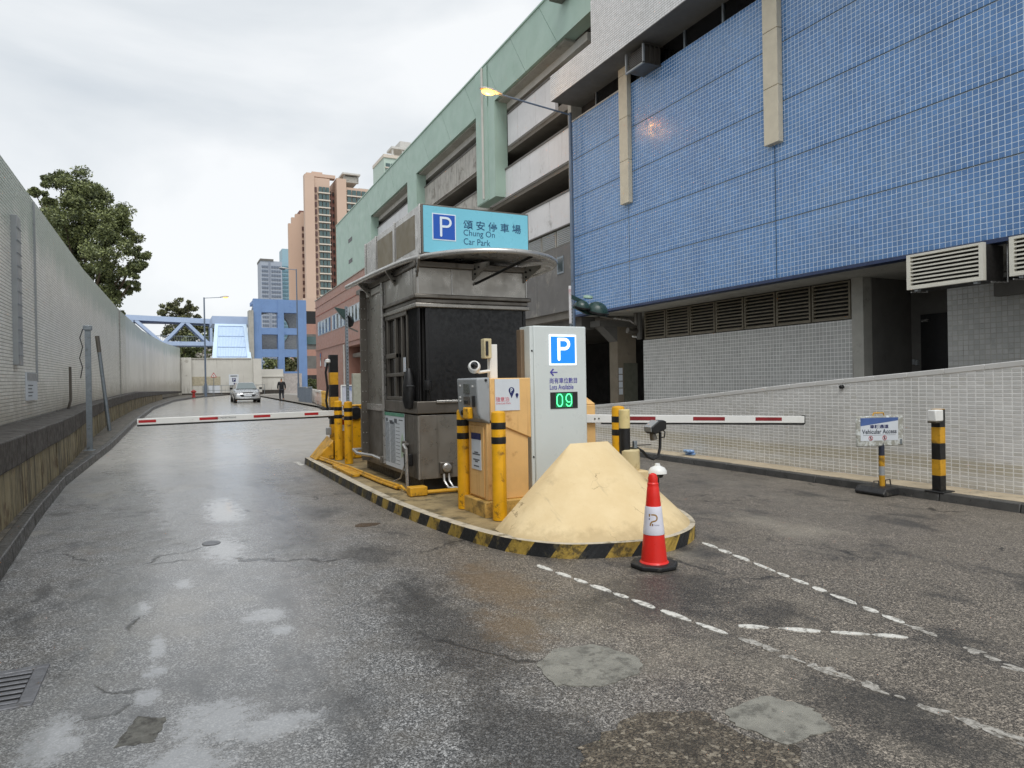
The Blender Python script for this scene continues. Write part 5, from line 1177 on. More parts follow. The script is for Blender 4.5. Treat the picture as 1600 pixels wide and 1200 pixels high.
# ground floor seen beyond the ramp
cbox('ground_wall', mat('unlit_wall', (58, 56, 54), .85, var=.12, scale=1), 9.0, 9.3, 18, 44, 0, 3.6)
cbox('entrance_beam', M_CONC_D, .4, .9, 18.4, 30, 3.2, 3.6)
for u in (27.5, 34.5): cbox('ground_column', M_CONC_D, .3, .8, u, u+.6, 0, 3.6)
col = thing('concrete_column', 'concrete column with a row of white notices under the car park', 'column', (14.3, 20, 0))
lbox('column', mat('brown_grey_concrete', (122, 112, 96), .75, var=.1, scale=2, dirt=(90, 84, 72), dscale=2), 13.95, 14.75, 19.75, 20.25, 0, 3.6, col, .02)
lbox('column_guard', mat('dull_green_paint', (84, 84, 70), .6), 14.20, 14.78, 19.73, 19.75, 0, 2.15, col)
lbox('beam', M_CONC_D, 13.2, 14.9, 19.7, 20.3, 3.42, 3.62, col)
b = MB(); b.extr([(13.35, 19.75, 3.42), (13.95, 19.75, 3.42), (13.95, 19.75, 2.9)], (0, .5, 0)); b.build('haunch', M_CONC_D, col, smooth=False)
for k in range(4): lbox('notice', M_PAPER, 13.985, 14.14, 19.738, 19.748, 1.05+k*.24, 1.26+k*.24, col)
pp_ = thing('ceiling_pipes', 'drain pipes and valves hanging below the ceiling at the corner of the louvred wall', 'pipe', (13.9, 18.7, 3.3))
for pts, r, m in (([(13.9, 18.6, 3.8), (13.9, 18.6, 3.35), (13.6, 18.6, 3.2)], .07, M_STEEL_D), ([(14.0, 18.55, 3.8), (14.0, 18.55, 2.9)], .09, M_CONC_D), ([(13.2, 18.9, 3.62), (13.8, 18.8, 3.55), (14.0, 18.7, 3.4)], .035, M_STEEL_L), ([(13.55, 18.6, 3.2), (13.75, 18.6, 3.16), (13.95, 18.6, 3.18)], .10, M_STEEL_D), ([(13.75, 18.6, 3.0), (13.95, 18.6, 2.98)], .03, M_WHITE), ([(12.9, 19.2, 3.7), (13.3, 19, 3.6), (13.5, 19, 3.66)], .04, M_STEEL_D)):
    b = MB(); b.tube(pts, r, 10); b.build('pipe', m, pp_)
# covered windscreen of a dark van waiting inside
van = thing('parked_van', 'dark blue van parked in the gloom under the car park', 'van', (13.9, 23.4, 0))
VX, VY = 13.9, 23.2
prof = [(0, .45), (.0, 1.05), (.25, 1.25), (.75, 2.1), (1.2, 2.3), (4.4, 2.3), (4.4, .45)]
b = MB(); b.extr([(VX-.9, VY+p, z) for p, z in prof], (1.8, 0, 0)); b.build('body', mat('dark_blue_car_paint', (26, 40, 72), .25, .2, coat=.6), van, bev=.06, seg=3)
b = MB(); b.extr([(VX-.78, VY+.27, 1.30), (VX+.78, VY+.27, 1.30), (VX+.7, VY+.70, 2.03), (VX-.7, VY+.70, 2.03)], (0, -.03, .015)); b.build('windscreen', M_GLASSB, van)
b = MB(); b.box(VX-.6, VX+.6, VY-.03, VY, .75, .98); gl = b.build('grille', M_BLK, van, bev=.02)
for k in range(4): lbox('grille_bar', M_STEEL_L, VX-.55, VX+.55, VY-.045, VY-.03, .78+k*.05, .795+k*.05, gl)
for sx in (-1, 1):
    b = MB(); b.lathe([(.13, 0), (.12, .03), (0, .05)], (VX+sx*.68, VY+.0, .95), 16, (0, -1, 0)); b.build('headlight', M_STEEL_L, van)
    b = MB(); b.cyl((VX+sx*.92, VY+.8, .34), (VX+sx*.7, VY+.8, .34), .34, n=22); wh = b.build('wheel', M_RUB, van)
    b = MB(); b.cyl((VX+sx*.93, VY+.8, .34), (VX+sx*.90, VY+.8, .34), .2, n=18); b.build('rim', M_STEEL_L, wh)
    b = MB(); b.cyl((VX+sx*.92, VY+3.5, .34), (VX+sx*.7, VY+3.5, .34), .34, n=22); wh = b.build('wheel', M_RUB, van)
    b = MB(); b.box(VX+sx*1.05-.1, VX+sx*1.05+.1, VY+.35, VY+.45, 1.35, 1.7); b.build('mirror', M_BLK, van, bev=.03)
lbox('plate', M_PAPER, VX-.25, VX+.25, VY-.05, VY-.03, .52, .64, van)

# ------------------------------------------------------------------ pink brick annexe at the far end of the car park
ann = thing('brick_building', 'pink brick building with a row of curtained windows beyond the booth', 'building', (10.5*KS, 0, 0), CPA)
def abox(name, m, w0, w1, u0, u1, z0, z1, par=ann, bev=0.): return cbox(name, m, w0, w1, u0, u1, z0, z1, par, bev)
abox('wall', M_BRICK, 0, 9, 50.2, 62.6, .2, 9.06); abox('wall', M_BRICK, 0, 9, 42.2, 50.2, 4.3, 9.06); abox('recess_wall', M_BRICK2, 1.2, 9, 42.2, 50.2, .2, 4.3)
abox('parapet_band', M_BRICK, -.05, 0, 42.2, 62.65, 8.4, 8.46); abox('coping', M_CONC, -.06, 9, 42.2, 62.7, 9.06, 9.12)
abox('sill_course', M_BRICK, -.08, 0, 42.2, 62.65, 4.62, 4.74); abox('band_course', M_BRICK2, -.03, 0, 42.2, 62.65, 7.62, 7.68)
M_CURT = mat('curtain_glass', (176, 190, 196), .3, var=.1, scale=2)
for u0, u1 in ((55.5, 61.4), (49.7, 55.0), (45.0, 49.25)):
    w_ = abox('window', M_GREYP, -.03, .0, u0, u1, 5.86, 7.08); nn_ = 8
    for k in range(nn_):
        a_ = u0+(u1-u0)*k/nn_; abox('pane', M_CURT if k % 2 else M_GLASSW, -.035, -.03, a_+.04, a_+(u1-u0)/nn_-.04, 5.93, 7.0, w_)
for u0, u1, z0, z1 in ((56.5, 58.7, 3.0, 3.8), (59.9, 60.8, 3.1, 4.4)):
    w_ = abox('window', M_BRICK2, -.02, 0, u0, u1, z0, z1); abox('pane', M_GLASSB, -.026, -.02, u0+.15, u1-.15, z0+.1, z1-.08, w_)
for u0, u1 in ((43.5, 44.6), (45.6, 46.6)): abox('door', M_SHUT, 1.16, 1.2, u0, u1, .5, 3.2)
abox('corner_pipe', M_CONC_L, -.12, -.02, 50.3, 50.42, .3, 4.5)
# ------------------------------------------------------------------ street lamps (lit)
M_LAMPG = glow('sodium_glow', (1, .36, .05), 7.0)
M_POLE = mat('grey_blue_pole', (108, 122, 140), .45, .3, var=.06, scale=4, dirt=(84, 92, 104), dscale=4, damt=.4)
def street_lamp(x, y, z0, h, ax, ay, arm, label, power, r=.07, lit=True):
    t = thing('street_lamp', label, 'street lamp', (x, y, z0), group='street lamps with sodium lanterns')
    b = MB(); b.tube([(x, y, z0), (x, y, z0+1.2)], r*1.5, 14); b.build('base', M_POLE, t)
    b = MB(); b.tube([(x, y, z0+1.2), (x, y, h)], [r*1.05, r*.8], 14); b.build('pole', M_POLE, t)
    d = Vector((ax-x, ay-y, 0)).normalized(); L_ = arm; e_ = Vector((x, y, h-.06))+d*L_+Vector((0, 0, L_*.09))
    b = MB(); b.tube([(x, y, h-.06), e_], .028, 10); b.build('arm', M_POLE, t)
    hd_ = MB(); n = 10; q = Vector((-d.y, d.x, 0)); vs = []; prof_ = [(-.12, .05, .05), (.05, .11, .08), (.30, .15, .10), (.52, .13, .085), (.66, .05, .03)]
    for (s_, w, hh) in prof_:
        for k in range(n):
            a = 2*math.pi*k/n; vs.append(e_+d*s_+q*(w*math.cos(a))+Vector((0, 0, s_*.09+.02+hh*math.sin(a)*(1 if math.sin(a) > 0 else .35))))
    fs = [(j*n+k, j*n+(k+1) % n, (j+1)*n+(k+1) % n, (j+1)*n+k) for j in range(len(prof_)-1) for k in range(n)]+[tuple(range(n))[::-1], tuple(range((len(prof_)-1)*n, len(prof_)*n))]
    hd_.add(vs, fs); ho = hd_.build('lantern', mat('lantern_grey', (168, 166, 162), .4), t)
    b = MB(); vs = []; pr2 = [(1.0, -.02), (.9, -.075), (.55, -.12), (0.01, -.135)]
    for (k_, dz) in pr2:
        for k in range(16):
            a = 2*math.pi*k/16; vs.append(e_+d*(.36+.24*k_*math.cos(a))+q*(.125*k_*math.sin(a))+Vector((0, 0, dz+.045)))
    b.add(vs, [(j*16+k, j*16+(k+1) % 16, (j+1)*16+(k+1) % 16, (j+1)*16+k) for j in range(3) for k in range(16)]+[tuple(range(48, 64))]); b.build('bowl', (M_LAMPG if y < 50 else glow('far_sodium_glow', (1, .55, .16), 1.4)) if lit else M_POLE, ho)
    if power:
        l = bpy.data.lights.new('lantern_light', 'POINT'); l.energy = power; l.color = (1, .52, .16); l.shadow_soft_size = .12
        lo = bpy.data.objects.new('lantern_light', l); COL.objects.link(lo); lo.parent = t; lo.location = e_+d*.36+Vector((0, 0, -.22))-Vector((x, y, z0))
    return t
street_lamp(12.36, 20.05, 0, 10.72, 9.3, 20.05, 2.7, 'tall street lamp with lit orange lantern at the left end of the blue wall', 45)
street_lamp(2.85, 70, gz(70)+.12, 9.95, 5, 70, 1.5, 'distant lit street lamp standing before the pale end wall', 0, .08)
street_lamp(9.30, 58, gz(58)+.1, 11.1, 7.5, 58.5, .7, 'distant unlit street lamp with a short arm before the blue frame', 0, .06, False)

# ------------------------------------------------------------------ traffic mirrors seen from behind
def perforated_post(par, x, y, z0, z1, m=M_GALV):
    b = MB(); b.box(x-.03, x+.03, y-.004, y+.004, z0, z1); b.box(x-.034, x-.026, y-.004, y+.05, z0, z1); p = b.build('post', m, par, smooth=False)
    h = MB()
    for z in np.arange(z0+.08, z1-.04, .075): h.box(x-.008, x+.010, y-.0055, y-.004, z, z+.03)
    tag(h.build('post_holes', M_BLK, p, smooth=False), kind='stuff'); return p
def mirror_dome(par, c, r, ax, m=M_GREEN_D):
    b = MB(); b.lathe([(r, 0), (r*.99, r*.10), (r*.88, r*.38), (r*.66, r*.62), (r*.36, r*.78), (0, r*.84)], c, 24, ax); d = b.build('mirror_dome', m, par)
    b = MB(); b.lathe([(r*1.08, -.02), (r*1.08, .02), (r*.98, .025)], c, 24, ax); b.build('rim', M_BLK, d); return d
tm = thing('traffic_mirror', 'dark green traffic mirror tilted on a perforated post beside the booth', 'mirror', (3.72, 16.0, gz(16)))
perforated_post(tm, 3.68, 16.0, gz(16), 3.38)
b = MB(); b.extr([(3.40, 16.0, 3.36), (3.66, 16.0, 3.31), (3.70, 16.0, 3.02), (3.58, 16.0, 3.12)], (.05, .25, .0)); hd2 = b.build('hood', M_GREEN_D, tm, bev=.01)
mirror_dome(tm, (3.74, 16.02, 3.04), .13, (.8, .3, .25)); b = MB(); b.beam((3.66, 16.02, 2.92), (3.95, 16.05, 2.80), .05, .03); b.build('bracket', M_STEEL_D, tm)
tm2 = thing('traffic_mirror', 'pair of dark green traffic mirrors on a perforated post behind the sign tower', 'mirror', (8.22, 13.4, .1))
perforated_post(tm2, 8.22, 13.4, .1, 3.35)
b = MB(); b.box(8.13, 8.19, 13.36, 13.385, 2.86, 3.72); b.build('white_marker', mat('aged_white_plate', (206, 204, 204), .5, dirt=(190, 150, 150), dscale=5), tm2, bev=.006)
mirror_dome(tm2, (8.50, 13.42, 3.25), .19, (.05, -.35, .95)); mirror_dome(tm2, (8.90, 13.40, 3.16), .27, (.05, -.35, .95))
b = MB(); b.beam((8.18, 13.42, 3.50), (8.55, 13.42, 3.36), .05, .08); b.build('bracket', M_GREEN_D, tm2); b = MB(); b.beam((8.24, 13.42, 3.24), (9.24, 13.42, 3.12), .05, .04); b.build('cross_arm', M_GREEN_D, tm2)
b = MB(); b.extr([(8.30, 13.40, 3.22), (9.22, 13.38, 3.12), (9.15, 13.35, 3.04), (8.6, 13.37, 3.08)], (0, .05, 0)); b.build('lower_visor', M_GREEN_D, tm2, smooth=False)
b = MB(); b.lathe([(.10, 0), (.12, .02), (.11, .05), (.09, .07), (0, .08)], (8.70, 13.46, 3.46), 16, (0, -.2, 1)); b.build('cap', mat('pale_green', (140, 168, 150), .5), tm2)
bx_ = MB(); bx_.box(*((7.145,30,0.464)[0], (7.541,30,0.451)[0]), 30, 30.35, gz(30), 2.05); tag(bx_.build('utility_cabinet', mat('grey_green_cabinet', (150, 150, 136), .5), origin=(7.4, 30.2, gz(30)), bev=.02), 'tall grey green utility cabinet half hidden by the booth', 'cabinet')
hb = thing('printed_hoarding', 'low hoarding with faded blue and white print behind the entry barrier', 'hoarding', (8.4, 36, gz(36)))
lbox('panel', mat('faded_print', (190, 194, 206), .5, var=.06, scale=3, dirt=(110, 130, 178), dscale=1.6, damt=.7), 7.9, 9.2, 36, 36.06, gz(36)+.1, 1.5, hb)
for x in (7.9, 8.5, 9.14): lbox('frame_post', M_WHITE, x, x+.06, 35.95, 36.0, gz(36), 1.56, hb)
lbox('frame_rail', M_WHITE, 7.9, 9.2, 35.96, 36.0, 1.50, 1.56, hb)

# ------------------------------------------------------------------ crowd-control barriers along the far pavement
def barrier(c, rot, label, m1, m2):
    t = thing('plastic_barrier', label, 'barrier', c, rot, group='plastic barriers along the far right pavement')
    def q(name, m, *a):
        b = MB(); b.box(*a); return b.build(name, m, t, bev=.02, local=True)
    q('panel', m1, -.72, .72, -.05, .05, .30, .62); q('top_rail', m2, -.75, .75, -.06, .06, .84, .98); q('foot', M_RUB, -.62, -.42, -.25, .25, 0, .12); q('foot', M_RUB, .42, .62, -.25, .25, 0, .12)
    for x in (-.7, -.36, 0, .36, .7): q('upright', m2 if abs(x) > .5 else m1, x-.05, x+.05, -.045, .045, .12, .85)
    return t
M_PB1 = mat('pale_pink_plastic', (206, 180, 168), .5, var=.1, scale=6, dirt=(150, 130, 120), dscale=4); M_PB2 = mat('white_plastic', (216, 212, 206), .5, var=.05); M_PBY = mat('yellow_plastic', (224, 176, 70), .5, var=.06)
rot_ = math.atan2(36-54.5, 7.3-9.3)
pls = [(9.25-.185*k, 54.5-1.72*k) for k in range(11)]
words_ = ['farthest plastic barrier of the row, beside the blue frame', 'second plastic barrier from the blue frame end of the row', 'third plastic barrier from the blue frame end of the row', 'fourth plastic barrier from the blue frame end of the row', 'pink plastic barrier at the middle of the row', 'sixth plastic barrier from the blue frame end of the row', 'pink plastic barrier three places behind the yellow one', 'pink plastic barrier two places behind the yellow one', 'pink plastic barrier directly behind the yellow one', 'yellow plastic barrier, next to last of the row', 'yellow plastic barrier at the near end of the row']
pb0 = None; py0 = None
for k, (x, y) in enumerate(pls):
    c = (x, y, gz(y))
    if k < 9:
        if pb0 is None: pb0 = barrier(c, rot_, words_[k], M_PB1, M_PB2)
        else: dup(pb0, c, words_[k], rot_+random.uniform(-.06, .06))
    else:
        if py0 is None: py0 = barrier(c, rot_, words_[k], M_PBY, M_PBY)
        else: dup(py0, c, words_[k], rot_)
fp2 = MB(); fp2.prism([(7.35, 35), (7.6, 45), (7.7, 50), (8.2, 56), (12.5, 80), (30, 80), (11.6, 60), (11.2, 35), (9.2, 30), (8.0, 30)], -.1, .0)
tag(sheet('far_pavement', [7.45, 8, 9, 10.5], [30, 36, 42, 48, 54, 60, 66, 72], lambda x, y: gz(y)+.11, mat('far_paving', (128, 122, 112), .6, var=.1, scale=1.5)), label='narrow paved verge beside the brick building', kind='structure')
rl = thing('metal_fence', 'grey panelled metal fence beside the walking person', 'fence', (7.9, 47, gz(47)))
b = MB(); b.extr([(7.86, 49.0, gz(49)+.1), (8.0, 44.9, gz(45)+.1), (8.0, 44.9, 1.38), (7.86, 49.0, 1.42)], (.03, 0, 0)); b.build('panel', mat('blue_grey_panel', (122, 134, 150), .5, .2, var=.06), rl, smooth=False)
for y in (44.9, 46.9, 49.0): lbox('post', M_GALV, 7.88+(49-y)*.034-.03, 7.88+(49-y)*.034+.03, y-.03, y+.03, gz(y)+.05, 1.5, rl)
b = MB(); b.tube([(7.86, 49, 1.46), (8.0, 44.9, 1.44)], .035, 8); b.build('top_rail', M_GALV, rl)

# ------------------------------------------------------------------ silver car coming round the bend
car = thing('parked_car', 'silver hatchback facing the camera on the far road', 'car', (4.85, 53.6, gz(52)))
Z0 = gz(52.5); KX, KY = 4.85, 52.0
M_SILV = mat('silver_car_paint', (176, 178, 180), .25, .55, var=.02, coat=.7)
sec = [(0.00, .80, .30, .62), (.12, .86, .24, .74), (.55, .88, .22, .86), (1.0, .89, .22, .98), (2.6, .89, .22, 1.02), (3.6, .87, .24, 1.02), (4.15, .80, .32, .92)]
b = MB(); vs = []; n = 12
for (y, w, zl, zh) in sec:
    for (u, v) in ((-.86, 0), (-.97, .22), (-1, .55), (-.95, .86), (-.80, 1), (-.3, 1.03), (.3, 1.03), (.80, 1), (.95, .86), (1, .55), (.97, .22), (.86, 0)): vs.append((KX+u*w, KY+y, Z0+zl+(zh-zl)*v))
b.add(vs, [(j*n+k, j*n+(k+1) % n, (j+1)*n+(k+1) % n, (j+1)*n+k) for j in range(len(sec)-1) for k in range(n)]+[tuple(range(n))[::-1], tuple(range((len(sec)-1)*n, len(sec)*n))]); cb = b.build('body', M_SILV, car, ang=45)
b = MB(); b.hexa([(KX-.74, KY+.95, Z0+.98), (KX+.74, KY+.95, Z0+.98), (KX+.74, KY+3.9, Z0+1.0), (KX-.74, KY+3.9, Z0+1.0), (KX-.55, KY+1.65, Z0+1.46), (KX+.55, KY+1.65, Z0+1.46), (KX+.56, KY+3.3, Z0+1.47), (KX-.56, KY+3.3, Z0+1.47)]); cab_ = b.build('cabin', M_SILV, car, bev=.05, seg=3)
b = MB(); b.extr([(KX-.68, KY+.98, Z0+1.0), (KX+.68, KY+.98, Z0+1.0), (KX+.52, KY+1.58, Z0+1.42), (KX-.52, KY+1.58, Z0+1.42)], (0, -.02, .012)); b.build('windscreen', glass('screen_glass', (110, 122, 124), .06), car)
b = MB(); b.extr([(KX-.42, KY-.015, Z0+.44), (KX+.42, KY-.015, Z0+.44), (KX+.56, KY+.0, Z0+.60), (KX-.56, KY+.0, Z0+.60)], (0, .06, 0)); b.build('grille', M_BLK, car, smooth=False)
b = MB(); b.extr([(KX-.3, KY-.01, Z0+.70), (KX+.3, KY-.01, Z0+.70), (KX+.36, KY+.02, Z0+.76), (KX-.36, KY+.02, Z0+.76)], (0, .08, 0)); b.build('upper_grille', M_BLK, car, smooth=False)
lbox('number_plate', M_PAPER, KX-.26, KX+.26, KY-.03, KY-.016, Z0+.46, Z0+.57, car); lbox('lower_bumper', M_SILV, KX-.55, KX+.55, KY-.04, KY+.05, Z0+.29, Z0+.37, car, .02)
lbox('bumper_shadow_gap', M_BLK, KX-.82, KX+.82, KY+.0, KY+.1, Z0+.2, Z0+.29, car)
for s_ in (-1, 1):
    b = MB(); b.extr([(KX+s_*.50, KY+.0, Z0+.69), (KX+s_*.82, KY+.10, Z0+.74), (KX+s_*.84, KY+.16, Z0+.66), (KX+s_*.55, KY+.0, Z0+.63)], (0, .06, 0)); b.build('headlight', M_STEEL_L, car, smooth=False)
    lbox('fog_lamp', M_STEEL_L, KX+s_*.68-.1, KX+s_*.68+.1, KY-.02, KY+.04, Z0+.32, Z0+.38, car)
    b = MB(); b.box(KX+s_*1.0-.1, KX+s_*1.0+.1, KY+1.25, KY+1.35, Z0+.96, Z0+1.10); b.build('mirror', M_BLK, car, bev=.02)
    for yy in (.75, 3.3):
        b = MB(); b.cyl((KX+s_*.90, KY+yy, Z0+.31), (KX+s_*.68, KY+yy, Z0+.31), .31, n=20); w_ = b.build('wheel', M_RUB, car)
        b = MB(); b.cyl((KX+s_*.91, KY+yy, Z0+.31), (KX+s_*.89, KY+yy, Z0+.31), .19, n=16); b.build('rim', M_STEEL_L, w_)

# ------------------------------------------------------------------ person walking away
def skin(name, joints, edges, m, parent, levels=2):
    me = bpy.data.meshes.new(name); off = OFF[parent.as_pointer()]
    me.from_pydata([tuple(Vector(j[:3])-off) for j in joints], edges, []); me.materials.append(m)
    o = bpy.data.objects.new(name, me); COL.objects.link(o); o.parent = parent; OFF[o.as_pointer()] = off
    md = o.modifiers.new('skin', 'SKIN'); md.use_smooth_shade = True
    for v, j in zip(me.skin_vertices[0].data, joints): v.radius = (j[3], j[4] if len(j) > 4 else j[3])
    me.skin_vertices[0].data[0].use_root = True
    sb_ = o.modifiers.new('sub', 'SUBSURF'); sb_.levels = sb_.render_levels = levels; return o
QX, QY = 7.42, 54.0; QZ = gz(54)+.0
pn = thing('person', 'person in a black jacket and dark trousers walking away along the road', 'person', (QX, QY, QZ))
P_ = lambda x, y, z: (QX+x, QY+y, QZ+z)
sk = mat('skin', (176, 128, 100), .55, var=.03); jk = mat('black_jacket', (26, 26, 30), .7, var=.15, scale=8); tr = mat('dark_trousers', (38, 40, 48), .75, var=.12, scale=8)
J = [(*P_(0, 0, .95), .12, .10), (*P_(0, 0, 1.2), .13, .10), (*P_(0, 0, 1.40), .14, .09), (*P_(0, 0, 1.50), .055), (*P_(0, .02, 1.58), .085, .09), (*P_(0, .02, 1.68), .07, .08),
     (*P_(-.18, 0, 1.40), .055), (*P_(-.24, .03, 1.14), .042), (*P_(-.23, .12, .92), .034), (*P_(-.225, .16, .83), .04, .025), (*P_(.18, 0, 1.40), .055), (*P_(.25, -.05, 1.14), .042), (*P_(.25, -.02, .92), .034), (*P_(.25, .02, .83), .04, .025),
     (*P_(-.09, 0, .90), .085), (*P_(-.10, .12, .50), .06), (*P_(-.10, .10, .08), .04), (*P_(-.10, .22, .04), .035, .03), (*P_(.09, 0, .90), .085), (*P_(.10, .03, .50), .06), (*P_(.10, -.24, .14), .04), (*P_(.10, -.14, .05), .035, .03)]
skin('body', J, [(0, 1), (1, 2), (2, 3), (3, 4), (4, 5), (2, 6), (6, 7), (7, 8), (8, 9), (2, 10), (10, 11), (11, 12), (12, 13), (0, 14), (14, 15), (15, 16), (16, 17), (0, 18), (18, 19), (19, 20), (20, 21)], sk, pn)
skin('jacket', [(*P_(0, 0, .84), .19, .13), (*P_(0, 0, 1.2), .18, .13), (*P_(0, 0, 1.40), .18, .12), (*P_(0, 0, 1.49), .075), (*P_(-.20, 0, 1.40), .08), (*P_(-.26, .03, 1.14), .062), (*P_(-.245, .12, .93), .05), (*P_(.20, 0, 1.40), .08), (*P_(.27, -.05, 1.14), .062), (*P_(.265, -.02, .93), .05)], [(0, 1), (1, 2), (2, 3), (2, 4), (4, 5), (5, 6), (2, 7), (7, 8), (8, 9)], jk, pn)
skin('trousers', [(*P_(0, 0, .93), .15, .11), (*P_(-.09, 0, .86), .10), (*P_(-.10, .12, .50), .078), (*P_(-.10, .10, .09), .06), (*P_(.09, 0, .86), .10), (*P_(.10, .03, .50), .078), (*P_(.10, -.22, .15), .06)], [(0, 1), (1, 2), (2, 3), (0, 4), (4, 5), (5, 6)], tr, pn)
skin('hair', [(*P_(0, -.01, 1.63), .088, .092), (*P_(0, -.0, 1.72), .078, .085)], [(0, 1)], M_BLK, pn)
for (x, y, z) in ((-.10, .10, .02), (.10, -.26, .06)):
    b = MB(); b.box(QX+x-.05, QX+x+.05, QY+y-.07, QY+y+.2, QZ+z-.02, QZ+z+.07); b.build('shoe', M_BLK, pn, bev=.03)

# ------------------------------------------------------------------ end walls, hydrant, signs
ew = thing('end_wall', 'tall pale stained concrete wall closing the road beyond the silver car', 'wall', (5, 80, .6))
M_EW = mat('end_wall_concrete', (200, 198, 190), .75, var=.06, scale=.6, dirt=(110, 102, 88), dscale=.8, damt=.35, streak=(120, 112, 98), samt=.25)
for x0, x1, y0, zt_ in ((.95, 1.9, 79.6, 4.72), (1.9, 8.0, 80, 4.62), (8.0, 8.85, 79.2, 4.6)): lbox('wall_bay', M_EW, x0, x1, y0, 80.6, .3, zt_, ew)
lbox('base_strip', M_LEDGE, .95, 8.9, 79.0, 79.2, .5, .95, ew); lbox('repainted_patch', mat('beige_patch', (172, 164, 142), .7), 1.95, 4.72, 79.975, 80.0, 1.75, 2.7, ew)
lbox('white_patch', M_PAPER, 3.35, 4.65, 79.96, 79.985, .9, 1.74, ew); lbox('meter_box', M_GREYP, 2.95, 3.5, 79.6, 79.98, .8, 1.7, ew)
for k in range(4): lbox('coping_block', M_EW, 1.9+k*1.5, 3.36+k*1.5, 79.9, 80.65, 4.62, 4.68+.02*(k % 2), ew)
ew2 = thing('end_wall', 'lower pale stained wall beside the blue frame with a ledge', 'wall', (10, 82, .6))
lbox('wall_return', M_EW, -.4, .94, 79.9, 80.6, .3, 4.72, ew); lbox('wall_bay', M_EW, 8.86, 11.5, 82, 82.5, .3, 3.5, ew2); lbox('ledge', M_EW, 8.86, 11.5, 81.9, 82.0, 2.62, 2.74, ew2); lbox('base_strip', M_LEDGE, 8.9, 11.5, 81.6, 82, .5, 1.15, ew2)
lbox('wall_bay', mat('mauve_wall', (170, 164, 160), .7), 11.52, 13.6, 82.3, 82.6, .3, 3.0, ew2)
gr2 = thing('guard_rail', 'thin grey guard rail in front of the pale end wall', 'railing', (6, 78.6, .7))
for k in range(8): lbox('post', M_GALV, 3.0+k*.86, 3.04+k*.86, 78.6, 78.64, gz(78), 1.75, gr2)
for z in (1.72, 1.2): lbox('rail', M_GALV, 3.0, 9.1, 78.6, 78.64, z, z+.04, gr2)
hy = thing('fire_hydrant', 'red fire hydrant on the far left footway', 'hydrant', (1.72, 66, gz(66)+.14))
hz_ = gz(66)+.14
b = MB(); b.lathe([(.16, 0), (.16, .08), (.11, .1), (.11, .45), (.15, .48), (.15, .54), (.12, .60), (.06, .66), (0, .68)], (1.72, 66, hz_), 16); b.build('barrel', mat('hydrant_red', (150, 44, 40), .5), hy)
for sx in (-1, 1):
    b = MB(); b.lathe([(.07, 0), (.07, .14), (.085, .14), (.085, .2), (0, .2)], (1.72, 66, hz_+.5), 14, (sx, -.4, 0)); b.build('outlet', mat('hydrant_red', (150, 44, 40)), hy)
ts = thing('warning_sign', 'triangular warning sign on a thin post before the end wall', 'sign', (3.55, 70, gz(70)+.12))
b = MB(); b.tube([(3.55, 70, gz(70)+.1), (3.55, 70, 2.7)], .03, 8); b.build('post', M_GALV, ts)
b = MB(); b.extr([(3.28, 69.95, 2.48), (3.82, 69.95, 2.48), (3.55, 69.95, 2.95)], (0, .02, 0)); tp_ = b.build('plate', M_REDP, ts, smooth=False)
b = MB(); b.extr([(3.37, 69.94, 2.535), (3.73, 69.94, 2.535), (3.55, 69.94, 2.845)], (0, .01, 0)); b.build('plate_field', M_WHITE, tp_, smooth=False)
b = MB(); b.box(3.53, 3.57, 69.93, 69.94, 2.57, 2.74); b.build('pictogram', M_BLK, tp_, smooth=False)
ps2 = thing('parking_sign', 'white parking notice on the pale end wall above the car', 'sign', (6.0, 79.5, 1.7))
pl_ = lbox('plate', M_PAPER, 5.52, 6.5, 79.4, 79.44, 1.72, 2.9, ps2); lbox('header_text', M_INK, 5.68, 6.36, 79.38, 79.4, 2.68, 2.78, pl_)
lbox('badge', M_NAVY, 5.85, 6.2, 79.38, 79.4, 2.12, 2.50, pl_); text('P', (5.94, 79.38, 2.18), (1, 0, 0), (0, 0, 1), .17, .26, M_WHITE, pl_); lbox('arrow_mark', M_NAVY, 6.0, 6.14, 79.38, 79.4, 1.82, 1.98, pl_)
lbox('post', M_GALV, 5.98, 6.04, 79.44, 79.5, gz(79), 2.8, ps2)

# ------------------------------------------------------------------ footbridge with its stair roof and the blue frame
M_BR = mat('pale_blue_steel', (170, 188, 216), .5, var=.05, scale=.6, dirt=(120, 136, 168), dscale=.8, damt=.3)
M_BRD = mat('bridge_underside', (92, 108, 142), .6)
fb = thing('footbridge', 'pale blue steel truss footbridge crossing behind the end wall', 'bridge', (2, 96, 6.8))
def bb_(name, a, c, w, h, m=M_BR, par=fb):
    b = MB(); b.beam(a, c, w, h); return b.build(name, m, par, smooth=False)
for y in (95, 98.2):
    bb_('top_chord', (-14, y, 10.5), (9.2, y, 9.78), .4, .62); bb_('bottom_chord', (-14, y, 7.1), (5.2, y, 7.08), .4, .5)
    for (xa, za, xc, zc) in ((-3.8, 9.9, -1.0, 7.2), (1.55, 9.8, -.75, 7.2), (1.75, 9.8, 4.25, 7.2), (-4.1, 9.9, -6.6, 7.2), (-9.2, 9.9, -6.8, 7.2)): bb_('diagonal', (xa, y, za), (xc, y, zc), .34, .36)
    bb_('end_post', (4.62, y, 7.1), (4.62, y, 9.6), .3, .3)
lbox('deck', M_BRD, -14, 5.2, 95.2, 98.0, 6.95, 7.1, fb); lbox('roof', M_BRD, -14, 9.2, 95.2, 98.0, 9.72, 9.9, fb)
for y in (95.3,):
    bb_('handrail', (-6, y, 8.05), (4.6, y, 8.03), .06, .08, M_GALV)
    for k in range(54): bb_('baluster', (-6+k*.195, y, 7.3), (-6+k*.195, y, 8.03), .03, .03, M_GALV)
